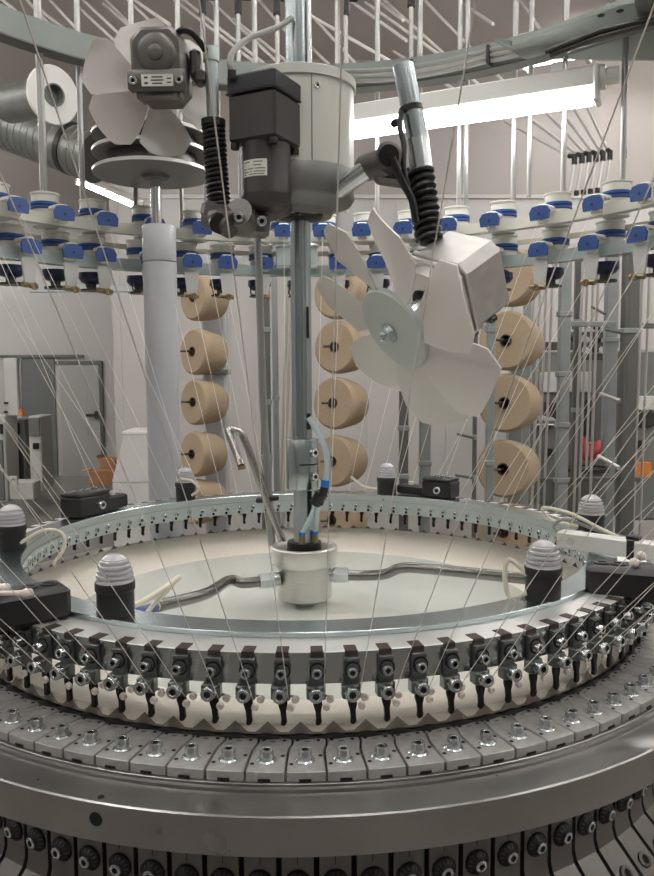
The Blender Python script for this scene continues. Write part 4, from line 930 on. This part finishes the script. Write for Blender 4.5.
# right background machines
cab('machine_housing', 'dark grey machine housing low in the right background', 530, 612, 352, 520, 9.2, 'recess_grey', cat='machine', dp=1.2, extra=((540, 372, 602, 392, 'wall_paint', 'pale_panel'), (535, 342, 606, 350, 'dark_steel', 'upper_rail'), (545, 402, 560, 430, 'dark_steel', 'dark_hatch'), (585, 400, 606, 436, 'dark_steel', 'dark_hatch')))
cab('machine_housing', 'grey machine cabinet with dark windows at the right edge', 626, 690, 350, 520, 7.4, 'recess_grey', cat='machine', dp=1.2, extra=((632, 396, 654, 410, 'panel_white', 'pale_panel'), (632, 413, 654, 426, 'dark_steel', 'dark_window'), (634, 462, 650, 477, 'orange', 'orange_plate'), (632, 440, 642, 450, 'black_plastic', 'knob')))
cab('machine_housing', 'dark cabinet behind the lowest cone at the right', 532, 556, 418, 505, 5.6, 'recess_grey', cat='machine', dp=.5, extra=((546, 448, 552, 456, 'black_plastic', 'dark_mark'), (534, 424, 555, 426, 'post_grey', 'edge_strip')))
for i, (x0, y0, x1, y1) in enumerate(((570, 332, 612, 338), (566, 343, 614, 349), (572, 354, 606, 360))):
    a = at(x0, y0, 7.2); b = at(x1, y1, 7.2); t = thing('cone_holder', 'dark shelf of the far creel, %s of three from the top' % nth(i+1), 'shelf', ((a.x+b.x)/2, 7.2, b.z), 0, 'dark shelves of the far creel')
    mb = MB(); mb.box(((a.x+b.x)/2, 7.2, (a.z+b.z)/2), (b.x-a.x, .3, a.z-b.z), bev=.01); mb.build('shelf_board', ['post_dark'], t)
    for k in range(4):
        q = at(x0+(k+.5)*(x1-x0)/4, y0-2, 7.0); mb = MB(); mb.cyl(q, q+Vector((.02, -.02, .045)), .05, n=10); mb.build('tensioner', [('black_plastic', 'panel_white')[k % 2]], t)
t = thing('red_trolley', 'small red hand truck leaning among the right creel posts', 'trolley', at(590, 470, 5.9))
mb = MB(); mb.tube([at(578, 440, 5.9), at(584, 450, 5.85), at(589, 458, 5.8)], .07, 10); mb.tube([at(589, 458, 5.8), at(596, 452, 5.8), at(601, 444, 5.9)], .06, 10); mb.box(at(594, 445, 5.95), (.22, .1, .06), bev=.01); mb.build('red_frame', ['red'], t)
mb = MB(); mb.cyl(at(590, 470, 5.9), at(590, 515, 5.95), .05, n=10); mb.build('trolley_leg', ['dark_steel'], t)
t = thing('blue_bin', 'dark blue grey bin at the bottom of the right creel', 'bin', at(586, 520, 5.4))
mb = MB(); q = at(586, 495, 5.4); mb.lathe([(.0001, -.4), (.16, -.4), (.2, .25), (.21, .27), (.19, .27), (.17, 0), (.0001, 0)], q, n=24); mb.build('bin_body', ['recess_grey'], t)
mb = MB(); mb.lathe([(.2, .25), (.225, .25), (.225, .29), (.2, .29)], q, n=24, closed=True); mb.build('bin_rim', ['dark_steel'], t)

# ducts and lamps above
t = thing('spiral_duct', 'large ribbed metal air duct high on the left, ending beside the pulleys', 'duct', at(55, 150, 9.0))
pa, pb = at(-40, 108, 9.6), at(97, 158, 8.6); d = (pb-pa); L = d.length; d.normalize()
mb = MB(); pr = []
N = 22
for i in range(N):
    z = L*i/N; pr += [(.34, z), (.34, z+L/N*.86), (.350, z+L/N*.90), (.350, z+L/N*.96)]
mb.lathe(pr, pa, d, n=36); mb.build('duct_pipe', ['duct_metal'], t)
mb = MB(); mb.lathe([(.34, 0), (.358, 0), (.358, .08), (.34, .08)], pa+d*L*.82, d, n=36, closed=True); mb.lathe([(.0001, L), (.34, L)], pa, d, n=36); mb.build('duct_collar', ['dark_steel'], t)
t = thing('branch_duct', 'short round duct with a white flanged end high on the left', 'duct', at(45, 100, 6.6))
fcn = at(54, 95, 6.4); ax = Vector((.72, -.66, -.12)).normalized()
mb = MB(); mb.lathe([(.21, -1.0), (.21, -.05)], fcn, ax, n=36); mb.build('duct_pipe', ['duct_metal'], t)
mb = MB(); mb.lathe([(.115, 0), (.30, 0), (.31, -.02), (.30, -.05), (.21, -.05)], fcn, ax, n=40); mb.build('duct_flange', ['lamp_white'], t)
mb = MB(); mb.lathe([(.0001, -.1), (.12, -.1), (.12, .02), (.105, .02), (.105, -.1)], fcn, ax, n=32); mb.build('duct_mouth', ['recess_grey'], t)
def tube_lamp(label, p0, p1, w=.12, grp='ceiling lamps of the hall', gl='glow'):
    p0, p1 = Vector(p0), Vector(p1); t = thing('ceiling_lamp', label, 'ceiling lamp', (p0+p1)/2, 0, grp)
    mb = MB(); d, s, u = bar_between(mb, p0, p1, w*1.3, w*.7, bev=.02); mb.build('lamp_housing', ['lamp_white'], t)
    mb = MB(); mb.tube([p0+d*.05-u*w*.6, p1-d*.05-u*w*.6], w*.42, 14); mb.build('lamp_tube', [gl], t)
    for e, sg in ((p0, 1), (p1, -1)):
        mb = MB(); mb.box(e-u*w*.5+d*sg*.03, (.06, w*1.2, w*1.3), Matrix((d, s, u)).transposed(), bev=.01); mb.build('end_cap', ['lamp_white'], t)
tube_lamp('tube lamp seen just below the pulley discs at the left', at(80, 176, 10.5), at(140, 201, 9.5), .13)
tube_lamp('tube lamp glowing behind the bracket near the top right corner', at(522, 46, 7.5), at(590, 33, 7.0), .26)
n = 0  # rows of ceiling lamps added to light the hall
for y in (-6.5, -2.8, 0.2, 3.2, 6.5, 10.0):
    for x in (-9.0, -4.0, 1.0, 6.0, 10.5):
        if y > 5 and -6 < x < 3: continue
        n += 1
        tube_lamp('ceiling tube lamp over the hall, %s in the rows above the machine' % nth(n), (x-1.35, y, ZC-.25), (x+1.35, y, ZC-.25), .26)
for y, x in ((13, -12.5), (13, -8.7), (18, -12.8), (18, -9.9), (23, -12.9), (15.5, -12.9), (20.5, -13.1)):  # unseen lamps added to brighten the door wall at the left
    if True:
        n += 1; tube_lamp('ceiling tube lamp over the hall, %s in the rows above the machine' % nth(n), (x-1.35, y, ZC-.25), (x+1.35, y, ZC-.25), .26)

# ================================================================== YARNS
i = 0
LEAD = ((0, 0), (45, 66), (60, 86), (90, 104), (120, 124), (150, 151), (180, 180))
def lead(d):
    for (x0, y0), (x1, y1) in zip(LEAD, LEAD[1:]):
        if d <= x1: return y0+(y1-y0)*(d-x0)/(x1-x0)
    return 180.0
for a, kk in GA:
    deg = (math.degrees(a)-90+180) % 360-180            # from the back of the ring
    src = math.copysign(lead(abs(deg)), deg); f = min(1, max(0, (abs(src)-76)/34))
    low = kk % 2 == 0
    rr, zr = (1.50 if low else 1.46), (.90 if low else 1.19); fa = math.radians(90+src)
    if abs(src) < 76:
        e = min([e for e in EYES if (e[1] > 1.47) == low], key=lambda e: abs(e[0]-90-src)); fa, rr, zr = math.radians(e[0]), e[1], e[2]
    else:
        rr += (1.85-rr)*f; zr += ((.80 if low else .92)-zr)*f
    p = pol(fa, rr, zr); q = pol(a+.012, 1.0155, -.088)
    mb = MB(); mb.tube([p, q], .0008 if abs(deg) > 90 else .0012, 5)
    lab = ('cream yarn running down to the front centre yarn guide' if kk == 0 else 'cream yarn running to the farthest yarn guide at the back' if kk == 48 else
           'cream yarn down to the yarn guide %s %s of the front centre' % (nth(abs(kk)), side_of(kk)))
    tag(mb.build('yarn', ['yarn']), lab, 'yarn', 'yarns running from the feeders to the guides')

# ------------------------------------------------------------------ world and view
w = bpy.data.worlds.new('world'); bpy.context.scene.world = w; w.use_nodes = True
w.node_tree.nodes['Background'].inputs['Color'].default_value = (.8, .82, .85, 1); w.node_tree.nodes['Background'].inputs['Strength'].default_value = .3
sc = bpy.context.scene
sc.view_settings.view_transform = 'Standard'; sc.view_settings.look = 'None'; sc.view_settings.gamma = 1.0; sc.view_settings.use_curve_mapping = False
sc.view_settings.exposure = 1.08
sc.cycles.use_denoising = True; sc.cycles.max_bounces = 8; sc.cycles.sample_clamp_indirect = 6.0
